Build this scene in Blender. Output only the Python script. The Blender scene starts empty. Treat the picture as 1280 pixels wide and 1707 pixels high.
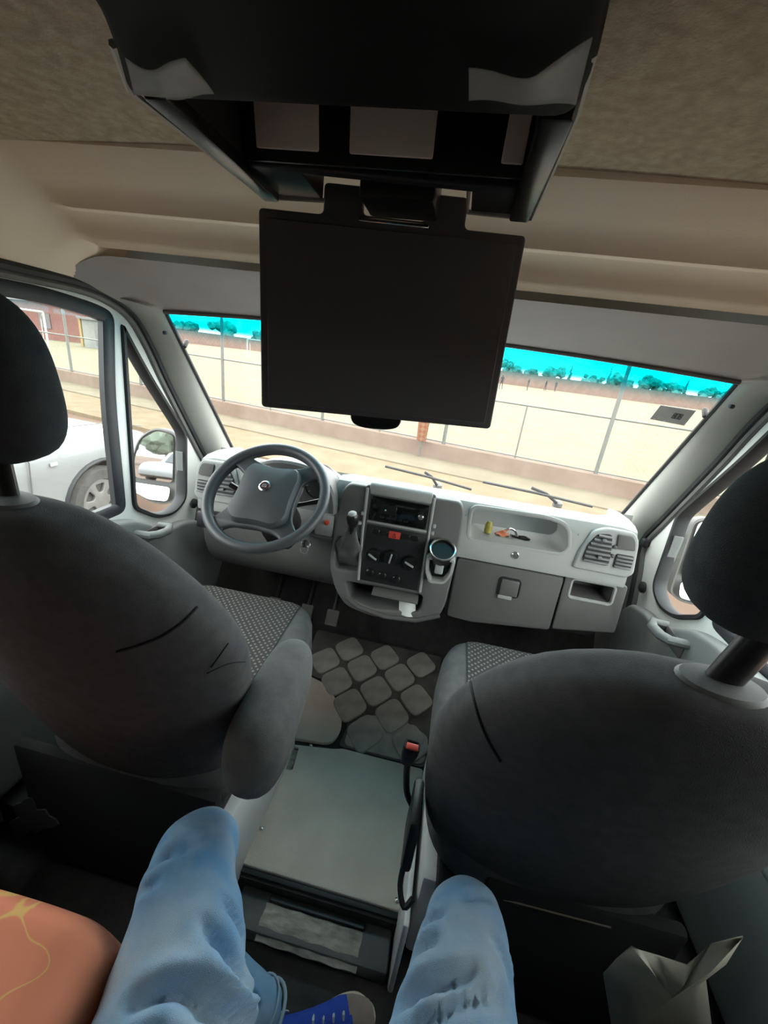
import bpy, bmesh, math, random
from mathutils import Vector, Matrix, noise
from mathutils.bvhtree import BVHTree
random.seed(7)
SC = bpy.context.scene
COL = SC.collection

# ------------------------------------------------------------------ camera
cam_d = bpy.data.cameras.new('camera')
cam = bpy.data.objects.new('camera', cam_d)
COL.objects.link(cam)
cam_d.sensor_fit = 'HORIZONTAL'
cam_d.sensor_width = 36.0
cam_d.lens = 36.0 * 670.44 / 1280.0
cam_d.clip_start = 0.02
cam_d.clip_end = 600
RX = Vector((0.97666038, 0.17839149, 0.11962849))
DN = Vector((0.1742124, -0.33213655, -0.92700342))
FW = Vector((-0.12563653, 0.92620829, -0.35546262))
CAMP = Vector((0.1132, 0.0, 1.30))
m = Matrix.Identity(4)
for i in range(3):
    m[i][0] = RX[i]; m[i][1] = -DN[i]; m[i][2] = -FW[i]; m[i][3] = CAMP[i]
cam.matrix_world = m
SC.camera = cam

# ------------------------------------------------------------------ world and exposure
w = bpy.data.worlds.new('overcast_sky')
SC.world = w
w.use_nodes = True
nt = w.node_tree
bg = nt.nodes['Background']
tc = nt.nodes.new('ShaderNodeTexCoord')
nz = nt.nodes.new('ShaderNodeTexNoise'); nz.inputs['Scale'].default_value = 2.2; nz.inputs['Detail'].default_value = 4
rp = nt.nodes.new('ShaderNodeValToRGB')
rp.color_ramp.elements[0].position = .3; rp.color_ramp.elements[0].color = (.88, .91, .93, 1)
rp.color_ramp.elements[1].position = .75; rp.color_ramp.elements[1].color = (1, .99, .97, 1)
nt.links.new(tc.outputs['Generated'], nz.inputs['Vector'])
nt.links.new(nz.outputs['Fac'], rp.inputs['Fac'])
nt.links.new(rp.outputs['Color'], bg.inputs['Color'])
bg.inputs['Strength'].default_value = 1.0
SC.view_settings.view_transform = 'Standard'
SC.view_settings.look = 'None'
SC.view_settings.gamma = 1.0
SC.view_settings.use_curve_mapping = False
SC.view_settings.exposure = 3.15
try:
    SC.cycles.max_bounces = 12
    SC.cycles.diffuse_bounces = 6
    SC.cycles.transparent_max_bounces = 24
    SC.cycles.use_denoising = True
except Exception:
    pass

# ------------------------------------------------------------------ materials
def lin(c):
    c = c / 255.0
    return c / 12.92 if c <= .04045 else ((c + .055) / 1.055) ** 2.4
def C(r, g, b): return (lin(r), lin(g), lin(b), 1)
MATS = {}
def mat(name, rgb, rough=.6, rgb2=None, scale=8, metallic=0, bump=0, bscale=200, spec=.5, detail=3, coat=0, stretch=None):
    if name in MATS: return MATS[name]
    M = bpy.data.materials.new(name); M.use_nodes = True
    t = M.node_tree; b = t.nodes['Principled BSDF']
    b.inputs['Roughness'].default_value = rough
    b.inputs['Metallic'].default_value = metallic
    b.inputs['Specular IOR Level'].default_value = spec
    b.inputs['Coat Weight'].default_value = coat
    c = t.nodes.new('ShaderNodeTexCoord')
    mp = t.nodes.new('ShaderNodeMapping')
    if stretch: mp.inputs['Scale'].default_value = stretch
    t.links.new(c.outputs['Object'], mp.inputs['Vector'])
    n = t.nodes.new('ShaderNodeTexNoise'); n.inputs['Scale'].default_value = scale; n.inputs['Detail'].default_value = detail
    t.links.new(mp.outputs['Vector'], n.inputs['Vector'])
    r = t.nodes.new('ShaderNodeValToRGB')
    a = C(*rgb); z = C(*(rgb2 or tuple(min(255, v * 1.07) for v in rgb)))
    r.color_ramp.elements[0].position = .32; r.color_ramp.elements[0].color = a
    r.color_ramp.elements[1].position = .68; r.color_ramp.elements[1].color = z
    t.links.new(n.outputs['Fac'], r.inputs['Fac'])
    t.links.new(r.outputs['Color'], b.inputs['Base Color'])
    if bump:
        n2 = t.nodes.new('ShaderNodeTexNoise'); n2.inputs['Scale'].default_value = bscale; n2.inputs['Detail'].default_value = 2
        t.links.new(mp.outputs['Vector'], n2.inputs['Vector'])
        bp = t.nodes.new('ShaderNodeBump'); bp.inputs['Strength'].default_value = bump; bp.inputs['Distance'].default_value = .002
        t.links.new(n2.outputs['Fac'], bp.inputs['Height'])
        t.links.new(bp.outputs['Normal'], b.inputs['Normal'])
    MATS[name] = M
    return M
def nodes(M):
    return M.node_tree, M.node_tree.nodes['Principled BSDF']

def glass_mat(name, tint=(1, 1, 1), refl=.05, strip=None, alpha_col=None):
    """thin pane: transparent with a little mirror gloss; strip=(z0,z1,colour) is a sun band dyed into the glass"""
    M = bpy.data.materials.new(name); M.use_nodes = True
    t = M.node_tree
    for n in list(t.nodes):
        if n.type != 'OUTPUT_MATERIAL': t.nodes.remove(n)
    out = [n for n in t.nodes if n.type == 'OUTPUT_MATERIAL'][0]
    tr = t.nodes.new('ShaderNodeBsdfTransparent'); tr.inputs['Color'].default_value = (*tint, 1)
    gl = t.nodes.new('ShaderNodeBsdfGlossy'); gl.inputs['Roughness'].default_value = .02
    mx = t.nodes.new('ShaderNodeMixShader')
    lw = t.nodes.new('ShaderNodeLayerWeight'); lw.inputs['Blend'].default_value = .5
    pw = t.nodes.new('ShaderNodeMath'); pw.operation = 'POWER'; pw.inputs[1].default_value = 4
    ml = t.nodes.new('ShaderNodeMath'); ml.operation = 'MULTIPLY_ADD'; ml.inputs[1].default_value = .5; ml.inputs[2].default_value = refl * .5
    t.links.new(lw.outputs['Facing'], pw.inputs[0]); t.links.new(pw.outputs[0], ml.inputs[0]); t.links.new(ml.outputs[0], mx.inputs['Fac'])
    t.links.new(tr.outputs['BSDF'], mx.inputs[1]); t.links.new(gl.outputs['BSDF'], mx.inputs[2])
    t.links.new(mx.outputs['Shader'], out.inputs['Surface'])
    if strip:
        g = t.nodes.new('ShaderNodeNewGeometry'); s = t.nodes.new('ShaderNodeSeparateXYZ')
        t.links.new(g.outputs['Position'], s.inputs['Vector'])
        mr = t.nodes.new('ShaderNodeMapRange'); mr.interpolation_type = 'SMOOTHSTEP'
        mr.inputs['From Min'].default_value = strip[0]; mr.inputs['From Max'].default_value = strip[1]
        t.links.new(s.outputs['Z'], mr.inputs['Value'])
        mc = t.nodes.new('ShaderNodeMix'); mc.data_type = 'RGBA'
        mc.inputs['A'].default_value = (*tint, 1); mc.inputs['B'].default_value = (*strip[2], 1)
        t.links.new(mr.outputs['Result'], mc.inputs['Factor'])
        t.links.new(mc.outputs['Result'], tr.inputs['Color'])
    MATS[name] = M
    return M

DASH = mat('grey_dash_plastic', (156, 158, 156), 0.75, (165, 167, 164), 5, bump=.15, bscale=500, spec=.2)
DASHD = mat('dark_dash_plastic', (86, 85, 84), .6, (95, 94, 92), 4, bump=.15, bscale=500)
BLACKP = mat('black_plastic', (26, 26, 28), .5, (32, 32, 34), 10)
GLOSSB = mat('glossy_black_plastic', (14, 14, 15), .12, (17, 17, 18), 6)
SATIN = mat('satin_black_plastic', (22, 21, 21), .3, (27, 25, 24), 6)
WHEELM = mat('wheel_plastic', (64, 66, 69), .45, (73, 75, 77), 6, bump=.12, bscale=600)
RUBBER = mat('black_rubber', (34, 36, 38), .65, (44, 46, 47), 12)
GRUB = mat('grey_rubber_seal', (92, 92, 90), .6, (108, 107, 104), 10)
PAINT = mat('white_body_paint', (212, 216, 212), .3, (222, 225, 221), 3, coat=.3)
TRIM = mat('pale_pillar_trim', (158, 160, 154), .6, (167, 168, 162), 5, bump=.1, bscale=400)
MOULD = mat('beige_headliner_plastic', (242, 224, 198), .65, (246, 231, 207), 3, bump=.1, bscale=300)
HEAD = mat('grey_header_lining', (150, 146, 142), .8, (158, 154, 150), 5, bump=.2, bscale=500)
CEILF = mat('brown_ceiling_cloth', (150, 135, 112), .95, (174, 159, 135), 60, bump=.5, bscale=260, detail=5)
SEATF = mat('charcoal_seat_cloth', (70, 69, 70), .9, (80, 79, 79), 40, bump=.5, bscale=700, spec=.2)
ARMF = mat('grey_armrest_cloth', (82, 82, 82), .9, (94, 94, 93), 30, bump=.5, bscale=700, spec=.2)
HRF = mat('black_headrest_cloth', (58, 60, 63), .9, (66, 68, 70), 40, bump=.5, bscale=700, spec=.2)
BENCH = mat('dark_bench_cloth', (34, 34, 38), .95, (42, 42, 46), 30, bump=.4, bscale=600)
SEAM = mat('dark_seam_thread', (20, 20, 22), .9)
DOORP = mat('grey_door_plastic', (110, 115, 114), .55, (120, 124, 122), 5, bump=.15, bscale=500)
HATCH = mat('worn_floor_rubber', (200, 186, 174), .75, (216, 203, 190), 7, bump=.3, bscale=260, detail=6)
MATR = mat('dusty_mat_rubber', (78, 76, 73), .85, (104, 101, 97), 14, bump=.3, bscale=200, detail=6)
PADM = mat('dusty_mat_pad', (150, 146, 139), .85, (176, 171, 163), 16, bump=.3, bscale=200, detail=6)
FLOORM = mat('dark_floor_carpet', (44, 43, 42), .95, (58, 56, 54), 30, bump=.6, bscale=300)
WORN = mat('worn_grey_tread', (120, 116, 108), .9, (168, 163, 152), 26, bump=.5, bscale=150, detail=8, stretch=(1, 3, 1))
PEDM = mat('pale_grey_pedestal', (196, 196, 194), .6, (208, 208, 205), 5)
CHROME = mat('brushed_metal', (200, 200, 198), .25, (214, 214, 212), 5, metallic=1)
RED = mat('red_button_plastic', (196, 66, 52), .4, (206, 78, 62), 10)
JEANS = mat('blue_denim', (100, 152, 194), .9, (166, 184, 198), 9, bump=.5, bscale=900, spec=.15, detail=5)
MIRROR = mat('mirror_glass', (225, 228, 230), .02, metallic=1)
CREAM = mat('cream_shoe_rubber', (196, 186, 164), .7, (208, 198, 178), 20)
TAN = mat('taupe_shoe_cloth', (140, 122, 112), .9, (152, 134, 124), 30)
ALU = mat('grey_galvanised_steel', (84, 86, 82), .5, (94, 96, 91), 4, metallic=.3)
GLASS = glass_mat('clear_side_glass', (.94, .97, .96))
TINT = glass_mat('tinted_rear_glass', (.32, .34, .33))
WIND = glass_mat('windscreen_glass', (.96, .98, .96), strip=(1.274, 1.322, (.0, .50, .64)))

# ------------------------------------------------------------------ geometry helpers
ORG = {}
def tag(o, label=None, cat=None, group=None, kind=None):
    if label: o['label'] = label
    if cat: o['category'] = cat
    if group: o['group'] = group
    if kind: o['kind'] = kind
    return o
def thing(name, loc, label=None, cat=None, group=None, kind=None):
    o = bpy.data.objects.new(name, None); COL.objects.link(o)
    o.location = loc; o.empty_display_size = .05
    ORG[o.name] = Vector(loc)
    return tag(o, label, cat, group, kind)

class G:
    def __init__(s): s.v = []; s.f = []
    def add(s, vs, fs, M=None):
        b = len(s.v)
        for p in vs:
            p = Vector(p)
            s.v.append(M @ p if M else p)
        s.f += [tuple(b + i for i in f) for f in fs]
        return s
    def bm(s, bm, M=None):
        bm.verts.ensure_lookup_table()
        for i, v in enumerate(bm.verts): v.index = i
        s.add([v.co.copy() for v in bm.verts], [[v.index for v in f.verts] for f in bm.faces], M)
        bm.free(); return s
    def rbox(s, c, size, r=.01, seg=3, M=None):
        bm = bmesh.new(); bmesh.ops.create_cube(bm, size=1)
        bmesh.ops.scale(bm, vec=size, verts=bm.verts)
        r = min(r, min(size) * .49)
        if r > 0: bmesh.ops.bevel(bm, geom=list(bm.edges), offset=r, segments=seg, affect='EDGES', profile=.5)
        bmesh.ops.translate(bm, vec=c, verts=bm.verts)
        return s.bm(bm, M)
    def box(s, c, size, M=None): return s.rbox(c, size, 0, 1, M)
    def loft(s, loops, cap=True, closed=True, M=None):
        n = len(loops[0]); vs = [p for l in loops for p in l]; fs = []
        for i in range(len(loops) - 1):
            for j in range(n if closed else n - 1):
                k = (j + 1) % n
                fs.append((i * n + j, i * n + k, (i + 1) * n + k, (i + 1) * n + j))
        if cap and closed:
            fs.append(tuple(range(n - 1, -1, -1)))
            fs.append(tuple(range((len(loops) - 1) * n, len(loops) * n)))
        return s.add(vs, fs, M)
    def tube(s, pts, r, n=8, closed=False, M=None, flat=1.0, up=None):
        pts = [Vector(p) for p in pts]; N = len(pts); loops = []
        prev = None
        for i in range(N):
            a = pts[(i - 1) % N] if (closed or i > 0) else pts[0]
            b = pts[(i + 1) % N] if (closed or i < N - 1) else pts[-1]
            t = (b - a).normalized()
            if prev is None:
                u = Vector(up) if up else (Vector((0, 0, 1)) if abs(t.z) < .9 else Vector((1, 0, 0)))
            else: u = prev
            u = (u - t * u.dot(t)).normalized(); prev = u
            v = t.cross(u)
            rr = r[i] if isinstance(r, (list, tuple)) else r
            loops.append([pts[i] + (u * math.cos(q) * rr + v * math.sin(q) * rr * flat) for q in [2 * math.pi * k / n for k in range(n)]])
        if closed:
            loops.append(loops[0]); return s.loft(loops, cap=False, M=M)
        return s.loft(loops, M=M)
    def lathe(s, prof, n=24, M=None):
        loops = [[(r * math.cos(2 * math.pi * k / n), r * math.sin(2 * math.pi * k / n), h) for k in range(n)] for r, h in prof]
        return s.loft(loops, M=M)
    def grid(s, fn, nu, nv, M=None):
        vs = [fn(i / nu, j / nv) for j in range(nv + 1) for i in range(nu + 1)]
        fs = [(j * (nu + 1) + i, j * (nu + 1) + i + 1, (j + 1) * (nu + 1) + i + 1, (j + 1) * (nu + 1) + i) for j in range(nv) for i in range(nu)]
        return s.add(vs, fs, M)
    def plate(s, outer, holes=(), thick=.01, bevel=0, M=None, res=2):
        cu = bpy.data.curves.new('tmp', 'CURVE'); cu.dimensions = '2D'; cu.fill_mode = 'BOTH'
        for poly in [outer] + list(holes):
            sp = cu.splines.new('POLY'); sp.points.add(len(poly) - 1); sp.use_cyclic_u = True
            for p, q in zip(sp.points, poly): p.co = (q[0], q[1], 0, 1)
        cu.extrude = max(0, thick / 2 - bevel); cu.bevel_depth = bevel; cu.bevel_resolution = res
        cu.offset = -bevel
        o = bpy.data.objects.new('tmp', cu); COL.objects.link(o)
        dg = bpy.context.evaluated_depsgraph_get()
        me = bpy.data.meshes.new_from_object(o.evaluated_get(dg))
        bm = bmesh.new(); bm.from_mesh(me)
        bmesh.ops.remove_doubles(bm, verts=bm.verts, dist=1e-5)
        bpy.data.objects.remove(o); bpy.data.curves.remove(cu); bpy.data.meshes.remove(me)
        return s.bm(bm, M)
    def ring(s, A, B, thick, M=None):
        h = thick / 2; r_ = thick * .2
        L = lambda P, z: [(p[0], p[1], z) for p in P]
        mid = lambda P, Q, t: [(lerp(p[0], q[0], t), lerp(p[1], q[1], t)) for p, q in zip(P, Q)]
        loops = [L(A, -h + r_), L(A, h - r_), L(mid(A, B, .2), h), L(mid(A, B, .8), h), L(B, h - r_), L(B, -h + r_), L(mid(A, B, .8), -h), L(mid(A, B, .2), -h), L(A, -h + r_)]
        return s.loft(loops, cap=False, M=M)
    def mesh(s, name):
        me = bpy.data.meshes.new(name); me.from_pydata([tuple(v) for v in s.v], [], s.f); me.update()
        return me
    def build(s, name, material, parent=None, label=None, cat=None, group=None, kind=None, smooth=True, angle=40, fix=True):
        if fix:
            bm = bmesh.new()
            bv = [bm.verts.new(v) for v in s.v]
            for f in s.f:
                try: bm.faces.new([bv[i] for i in f])
                except Exception: pass
            bmesh.ops.recalc_face_normals(bm, faces=bm.faces)
            me = bpy.data.meshes.new(name); bm.to_mesh(me); bm.free()
        else: me = s.mesh(name)
        return link_mesh(name, me, material, parent, label, cat, group, kind, smooth, angle)

def link_mesh(name, me, material, parent=None, label=None, cat=None, group=None, kind=None, smooth=True, angle=40):
    xs = [v.co for v in me.vertices]
    lo = Vector((min(v.x for v in xs), min(v.y for v in xs), min(v.z for v in xs)))
    hi = Vector((max(v.x for v in xs), max(v.y for v in xs), max(v.z for v in xs)))
    org = Vector(((lo.x + hi.x) / 2, (lo.y + hi.y) / 2, lo.z))
    me.transform(Matrix.Translation(-org))
    if smooth:
        me.shade_smooth()
        me.set_sharp_from_angle(angle=math.radians(angle))
    me.materials.append(material)
    o = bpy.data.objects.new(name, me); COL.objects.link(o)
    ORG[o.name] = org
    if parent:
        o.parent = parent; o.location = org - ORG[parent.name]
    else: o.location = org
    return tag(o, label, cat, group, kind)

def copy_tree(o, parent=None, matrix=None):
    c = o.copy(); COL.objects.link(c); c.parent = parent
    for ch in list(o.children): copy_tree(ch, c)
    return c

def apply_mods(o):
    dg = bpy.context.evaluated_depsgraph_get()
    me = bpy.data.meshes.new_from_object(o.evaluated_get(dg))
    o.modifiers.clear(); old = o.data; o.data = me
    bpy.data.meshes.remove(old)

def boolean(body, cutter):
    """cut one mesh out of another and keep the result"""
    md = body.modifiers.new('cut', 'BOOLEAN'); md.operation = 'DIFFERENCE'; md.solver = 'EXACT'; md.object = cutter
    apply_mods(body)
    bpy.data.objects.remove(cutter)

def superloop(cx, cy, z, a, b, p=2.6, n=40):
    out = []
    for k in range(n):
        t = 2 * math.pi * k / n; c, s_ = math.cos(t), math.sin(t)
        out.append((cx + a * math.copysign(abs(c) ** (2 / p), c), cy + b * math.copysign(abs(s_) ** (2 / p), s_), z))
    return out
def rrect(x0, x1, y0, y1, r, n=5):
    out = []
    for cx, cy, a in ((x1 - r, y1 - r, 0), (x0 + r, y1 - r, 90), (x0 + r, y0 + r, 180), (x1 - r, y0 + r, 270)):
        for k in range(n + 1):
            t = math.radians(a + 90 * k / n); out.append((cx + r * math.cos(t), cy + r * math.sin(t)))
    return out
def rpoly(pts, r, n=4):
    """round the corners of a polygon"""
    out = []; N = len(pts)
    for i in range(N):
        p = Vector(pts[i]).to_2d(); a = Vector(pts[i - 1]).to_2d(); b = Vector(pts[(i + 1) % N]).to_2d()
        rr = r[i] if isinstance(r, (list, tuple)) else r
        u = (a - p); v = (b - p); k = min(rr, u.length * .45, v.length * .45)
        s_ = p + u.normalized() * k; e = p + v.normalized() * k
        for j in range(n + 1):
            t = j / n; q = s_ * (1 - t) ** 2 + p * 2 * t * (1 - t) + e * t ** 2
            out.append((q.x, q.y))
    return out
def inset(poly, d):
    """move every point of a closed polygon inwards by d"""
    N = len(poly); A = sum(poly[i][0] * poly[(i + 1) % N][1] - poly[(i + 1) % N][0] * poly[i][1] for i in range(N))
    sg = 1 if A > 0 else -1; out = []
    for i in range(N):
        a = Vector(poly[i - 1]).to_2d(); b = Vector(poly[(i + 1) % N]).to_2d(); t = (b - a)
        if t.length < 1e-9: out.append(poly[i]); continue
        t.normalize(); nrm = Vector((-t.y, t.x)) * sg
        out.append((poly[i][0] + nrm.x * d, poly[i][1] + nrm.y * d))
    return out
def smooth_path(pts, n=6):
    P = [Vector(p) for p in pts]; out = []
    for i in range(len(P) - 1):
        p0 = P[max(i - 1, 0)]; p1 = P[i]; p2 = P[i + 1]; p3 = P[min(i + 2, len(P) - 1)]
        for k in range(n):
            t = k / n
            out.append(.5 * ((2 * p1) + (p2 - p0) * t + (2 * p0 - 5 * p1 + 4 * p2 - p3) * t * t + (3 * p1 - p0 - 3 * p2 + p3) * t ** 3))
    out.append(P[-1]); return out
def lerp(a, b, t): return a + (b - a) * t
def interp(tab, x):
    if x <= tab[0][0]: return tab[0][1]
    for (a, va), (b, vb) in zip(tab, tab[1:]):
        if x <= b:
            t = (x - a) / (b - a); return va + (vb - va) * t
    return tab[-1][1]
def sstep(a, b, x):
    t = max(0, min(1, (x - a) / (b - a))); return t * t * (3 - 2 * t)
def surf(o):
    """BVH of an object in world coordinates"""
    off = Vector((0, 0, 0)); q = o
    while q: off += q.location; q = q.parent
    return BVHTree.FromPolygons([v.co + off for v in o.data.vertices], [tuple(p.vertices) for p in o.data.polygons])
# plane (a,b) -> world: xz plane facing the rear at depth y; yz plane at given x
def MXZ(y=0, tilt=0, z0=0):   # local (x, z', depth): depth + towards the rear
    return Matrix(((1, 0, 0, 0), (0, tilt, -1, y - tilt * z0), (0, 1, 0, 0), (0, 0, 0, 1)))
def MYZ(x=0): return Matrix(((0, 0, 1, x), (1, 0, 0, 0), (0, 1, 0, 0), (0, 0, 0, 1)))
def MXY(z=0): return Matrix.Translation((0, 0, z))

# ================================================================== THE VAN SHELL
GZ = -0.60                      # street level; the cab floor is z = 0
def roofz(x):
    a = abs(x)
    return 1.605 - .012 * (a / .8) ** 2 if a < .8 else 1.593 - .203 * min(1, (a - .8) / .15) ** 2.0
def sidef(x): return max(0, min(1, (abs(x) - .80) / .15)) ** 2.0

g = G(); g.grid(lambda u, v: (lerp(-.95, .95, u), lerp(-2.7, .80, v), roofz(lerp(-.95, .95, u))), 40, 30)
ceiling = g.build('ceiling', CEILF, kind='structure', label='brown cloth ceiling lining of the van')
prof = [(-2.7, 1.68), (.7, 1.68), (.9, 1.655), (1.05, 1.60), (1.2, 1.50), (1.30, 1.41), (1.325, 1.385)]
g = G()
def roof_outer(u, v):
    x = lerp(-1.0, 1.0, u); k = v * (len(prof) - 1); i = min(int(k), len(prof) - 2); t = k - i
    y = lerp(prof[i][0], prof[i + 1][0], t); z = lerp(prof[i][1], prof[i + 1][1], t)
    s_ = max(0, (abs(x) - .7) / .3) ** 2
    return (x, y - .05 * s_, lerp(z, 1.375, s_))
g.grid(roof_outer, 30, 18); g.build('roof_skin', PAINT, ceiling)

MP = [(.80, 1.606), (.80, 1.594), (.812, 1.584), (.855, 1.556), (.893, 1.531), (.897, 1.519), (.908, 1.517), (.914, 1.517), (.948, 1.492), (.953, 1.478), (.964, 1.472), (.974, 1.463), (.978, 1.468), (.98, 1.52), (1.09, 1.52)]
MPS = [(.80, 1.606), (.80, 1.594), (.812, 1.584), (.855, 1.556), (.893, 1.533), (.898, 1.530), (.906, 1.525), (.914, 1.520), (.948, 1.498), (.953, 1.494), (.964, 1.487), (.974, 1.480), (.99, 1.475), (1.03, 1.46), (1.09, 1.44)]
g = G()
def mould(u, v):
    x = lerp(-.95, .95, u); i = round(v * (len(MP) - 1))
    k = sstep(.76, .84, abs(x))
    y = lerp(MP[i][0], MPS[i][0], k); z = lerp(MP[i][1], MPS[i][1], k)
    s_ = sidef(x)
    return (x, y, lerp(z, 1.39, s_))
g.grid(mould, 200, len(MP) - 1)
g.build('trim_1', MOULD, kind='structure', label='pale grooved plastic moulding above the windscreen', angle=50)

def wtop(x): q = 1 - (x / .84) ** 2; return Vector((x, 1.279 + .06 * q, 1.348 + .028 * q))
def wbot(x): q = 1 - (x / .882) ** 2; return Vector((x, 1.766 + .11 * q, .783 - .05 * q))
g = G()
def header(u, v):
    x = lerp(-.95, .95, u); a = abs(x); s_ = sidef(x)
    p0 = Vector((x, 1.03, lerp(1.455, 1.395, s_)))
    if a <= .84: p1 = wtop(x) + Vector((0, 0, .002))
    else: p1 = Vector((x, lerp(1.279, 1.262, (a - .84) / .11), lerp(1.35, 1.345, (a - .84) / .11)))
    p = p0.lerp(p1, v); p.z += .012 * math.sin(math.pi * v) * (1 - s_)
    return p
g.grid(header, 200, 12)
hdr = g.build('trim_2', HEAD, kind='structure', label='grey cloth header panel along the top of the windscreen')
g = G(); g.tube([wtop(lerp(-.84, .84, k / 30)) + Vector((0, -.01, .004)) for k in range(31)], .007, 8); g.build('top_edge_trim', DASHD, hdr)

# windscreen
g = G()
def wscreen(u, v):
    p = wbot(lerp(-.882, .882, u)).lerp(wtop(lerp(-.84, .84, u)), v)
    k_ = .018 * math.sin(math.pi * v) * (1 - (2 * u - 1) ** 2); p.y += k_; p.z += k_
    return p
g.grid(wscreen, 40, 16)
windscreen = g.build('window_1', WIND, kind='structure', label='van windscreen with a blue sun strip along its top')
ed = [wscreen(0, k / 16) for k in range(17)]; ee = [wscreen(1, k / 16) for k in range(17)]
for e in (ed, ee):
    g = G(); g.tube(e, .007, 6); g.build('edge_seal', RUBBER, windscreen)
WS = surf(windscreen)

SEAL = [(.12, 1.40), (.877, 1.394), (1.077, 1.392), (1.18, 1.375), (1.264, 1.335), (1.33, 1.25), (1.411, 1.112), (1.577, .855), (1.638, .761), (1.645, .70), (1.60, .60), (1.54, .385), (1.50, .05)]
MAINW = rpoly([(.2, .69), (.2, 1.363), (.98, 1.36), (1.13, 1.343), (1.196, 1.326), (1.163, 1.07), (1.155, .69)], [.05, .05, .05, .1, .03, .1, .03])
QW = rpoly([(1.222, 1.305), (1.313, 1.164), (1.472, .957), (1.508, .905), (1.482, .625), (1.40, .588), (1.305, .605), (1.19, .685)], [.02, .1, .1, .04, .05, .05, .08, .03])
DARKG = mat('dark_window_channel', (38, 40, 44), .5, (48, 50, 54), 8)
PANEL_TOP = [(.12, .70), (.9, .705), (1.06, .69), (1.15, .665), (1.234, .614), (1.30, .565), (1.40, .56), (1.505, .53), (1.56, .45)]
def side(sx, n, dlabel):
    nm = 'left' if sx < 0 else 'right'
    def X(a): return sx * a
    # pillar trim between glass and door seal
    S3 = smooth_path([(0, *p) for p in SEAL[3:10]], 5)
    g = G(); NT = 20
    def strip(u, v):
        k = v * (len(S3) - 1); i = min(int(k), len(S3) - 2); s3 = S3[i].lerp(S3[i + 1], k - i)
        a = Vector((.84, 1.275, 1.350)).lerp(Vector((.886, 1.770, .775)), v); b = Vector((.952, s3.y, s3.z))
        p = a.lerp(b, u); p.x -= .022 * math.sin(math.pi * u) ** .8; p.y -= .012 * math.sin(math.pi * u)
        return (X(p.x), p.y, p.z)
    g.grid(strip, 8, 30)
    tr = g.build('trim_%d' % (n + 2), TRIM, kind='structure', label='pale %s windscreen pillar trim beside the door seal' % nm)
    for (y, z, xx) in ((1.30, 1.29, .866), (1.62, 1.02, .905)):
        g = G(); g.lathe([(.006, -.004), (.006, .004), (.003, .006)], 10, Matrix.Translation((X(xx - .012), y - .015, z)) @ Matrix.Rotation(math.radians(90), 4, 'X'))
        g.build('screw', RUBBER, tr)
    # oval sensor pad on the glass edge
    g = G(); g.rbox((0, 0, 0), (.016, .012, .034), .006, 3, Matrix.Translation((X(.842), 1.372, 1.262)) @ Matrix.Rotation(math.radians(-38), 4, 'X')); g.build('clip', BLACKP, tr)
    # seal
    g = G(); g.tube(smooth_path([(X(.948), *p) for p in SEAL], 6), .013, 8); s1 = g.build('door_seal', RUBBER, tr)
    g = G(); g.tube(smooth_path([(X(.955), lerp(p[0], .9, .028), lerp(p[1], .8, .03)) for p in SEAL], 6), .011, 8); g.build('door_seal', GRUB, tr)
    # rear side wall and kick panel
    g = G()
    g.plate([(-2.74, -.2), (.12, -.2), (.12, 1.41), (-2.74, 1.41)], [rrect(-1.75, -.62, .80, 1.30, .06), rrect(-2.60, -1.87, .80, 1.30, .06)], .05, .004, MYZ(X(.97)))
    g.box((X(.98), .82, -.08), (.03, 1.42, .26))
    g.box((X(.975), 1.66, .36), (.03, .36, .95))
    g.build('wall_%s' % nm, DOORP, kind='structure', label='grey %s side wall lining of the van' % nm)
    for k_, (ya, yb) in enumerate(((-1.75, -.62), (-2.60, -1.87))):
        g = G(); g.plate(rrect(ya - .01, yb + .01, .79, 1.31, .06), [], .004, 0, MYZ(X(.985))); g.build('window_%d' % (n * 2 + k_), TINT, kind='structure', label='tinted %s side window behind the front seats' % nm)
    # door
    d = thing('door_%d' % n, (X(.97), .8, .05), kind='structure', label=dlabel)
    outer = [(.10, .03)] + [(y + .012 * (1 if y > 1.1 else 0), z + .012) for y, z in SEAL[:-1]] + [(1.51, .03)]
    g = G(); g.plate(outer, [MAINW, QW], .035, .006, MYZ(X(.975))); g.build('frame', PAINT, d)
    g = G(); g.ring(inset(MAINW, -.012), inset(MAINW, .034), .03, MYZ(X(.972))); g.build('window_seal', DARKG, d)
    g = G(); g.ring(inset(QW, -.004), inset(QW, .014), .045, MYZ(X(.972))); g.build('window_seal', RUBBER, d)
    g = G(); g.plate(inset(MAINW, .02), [], .004, 0, MYZ(X(.985))); g.build('pane', GLASS, d)
    g = G(); g.plate(inset(QW, .008), [], .004, 0, MYZ(X(.985))); g.build('pane', GLASS, d)
    pan = rpoly([(.12, .05)] + PANEL_TOP + [(1.50, .05)], .03)
    g = G(); g.plate(pan, [], .05, .018, MYZ(X(.935)), res=3); dp = g.build('door_panel', DOORP, d)
    # armrest bulge, grab handle, pocket
    g = G(); g.loft([superloop(X(.905), y, z, a, b, 2.6, 20) for y, z, a, b in ((.35, .40, .03, .02), (.36, .42, .05, .06))], M=None)
    g = G(); g.rbox((X(.895), .62, .47), (.07, .75, .07), .03, 4); g.build('armrest', DOORP, d)
    g = G(); g.tube([(X(.918), 1.255, .60), (X(.88), 1.27, .597), (X(.868), 1.245, .592), (X(.866), 1.19, .60), (X(.872), 1.15, .612), (X(.915), 1.135, .618)], .014, 10, flat=1.25); g.build('pull_handle', DOORP, d)
    g = G(); g.rbox((X(.912), 1.19, .585), (.012, .11, .05), .005, 2); g.build('handle_recess', DASHD, d)
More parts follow.
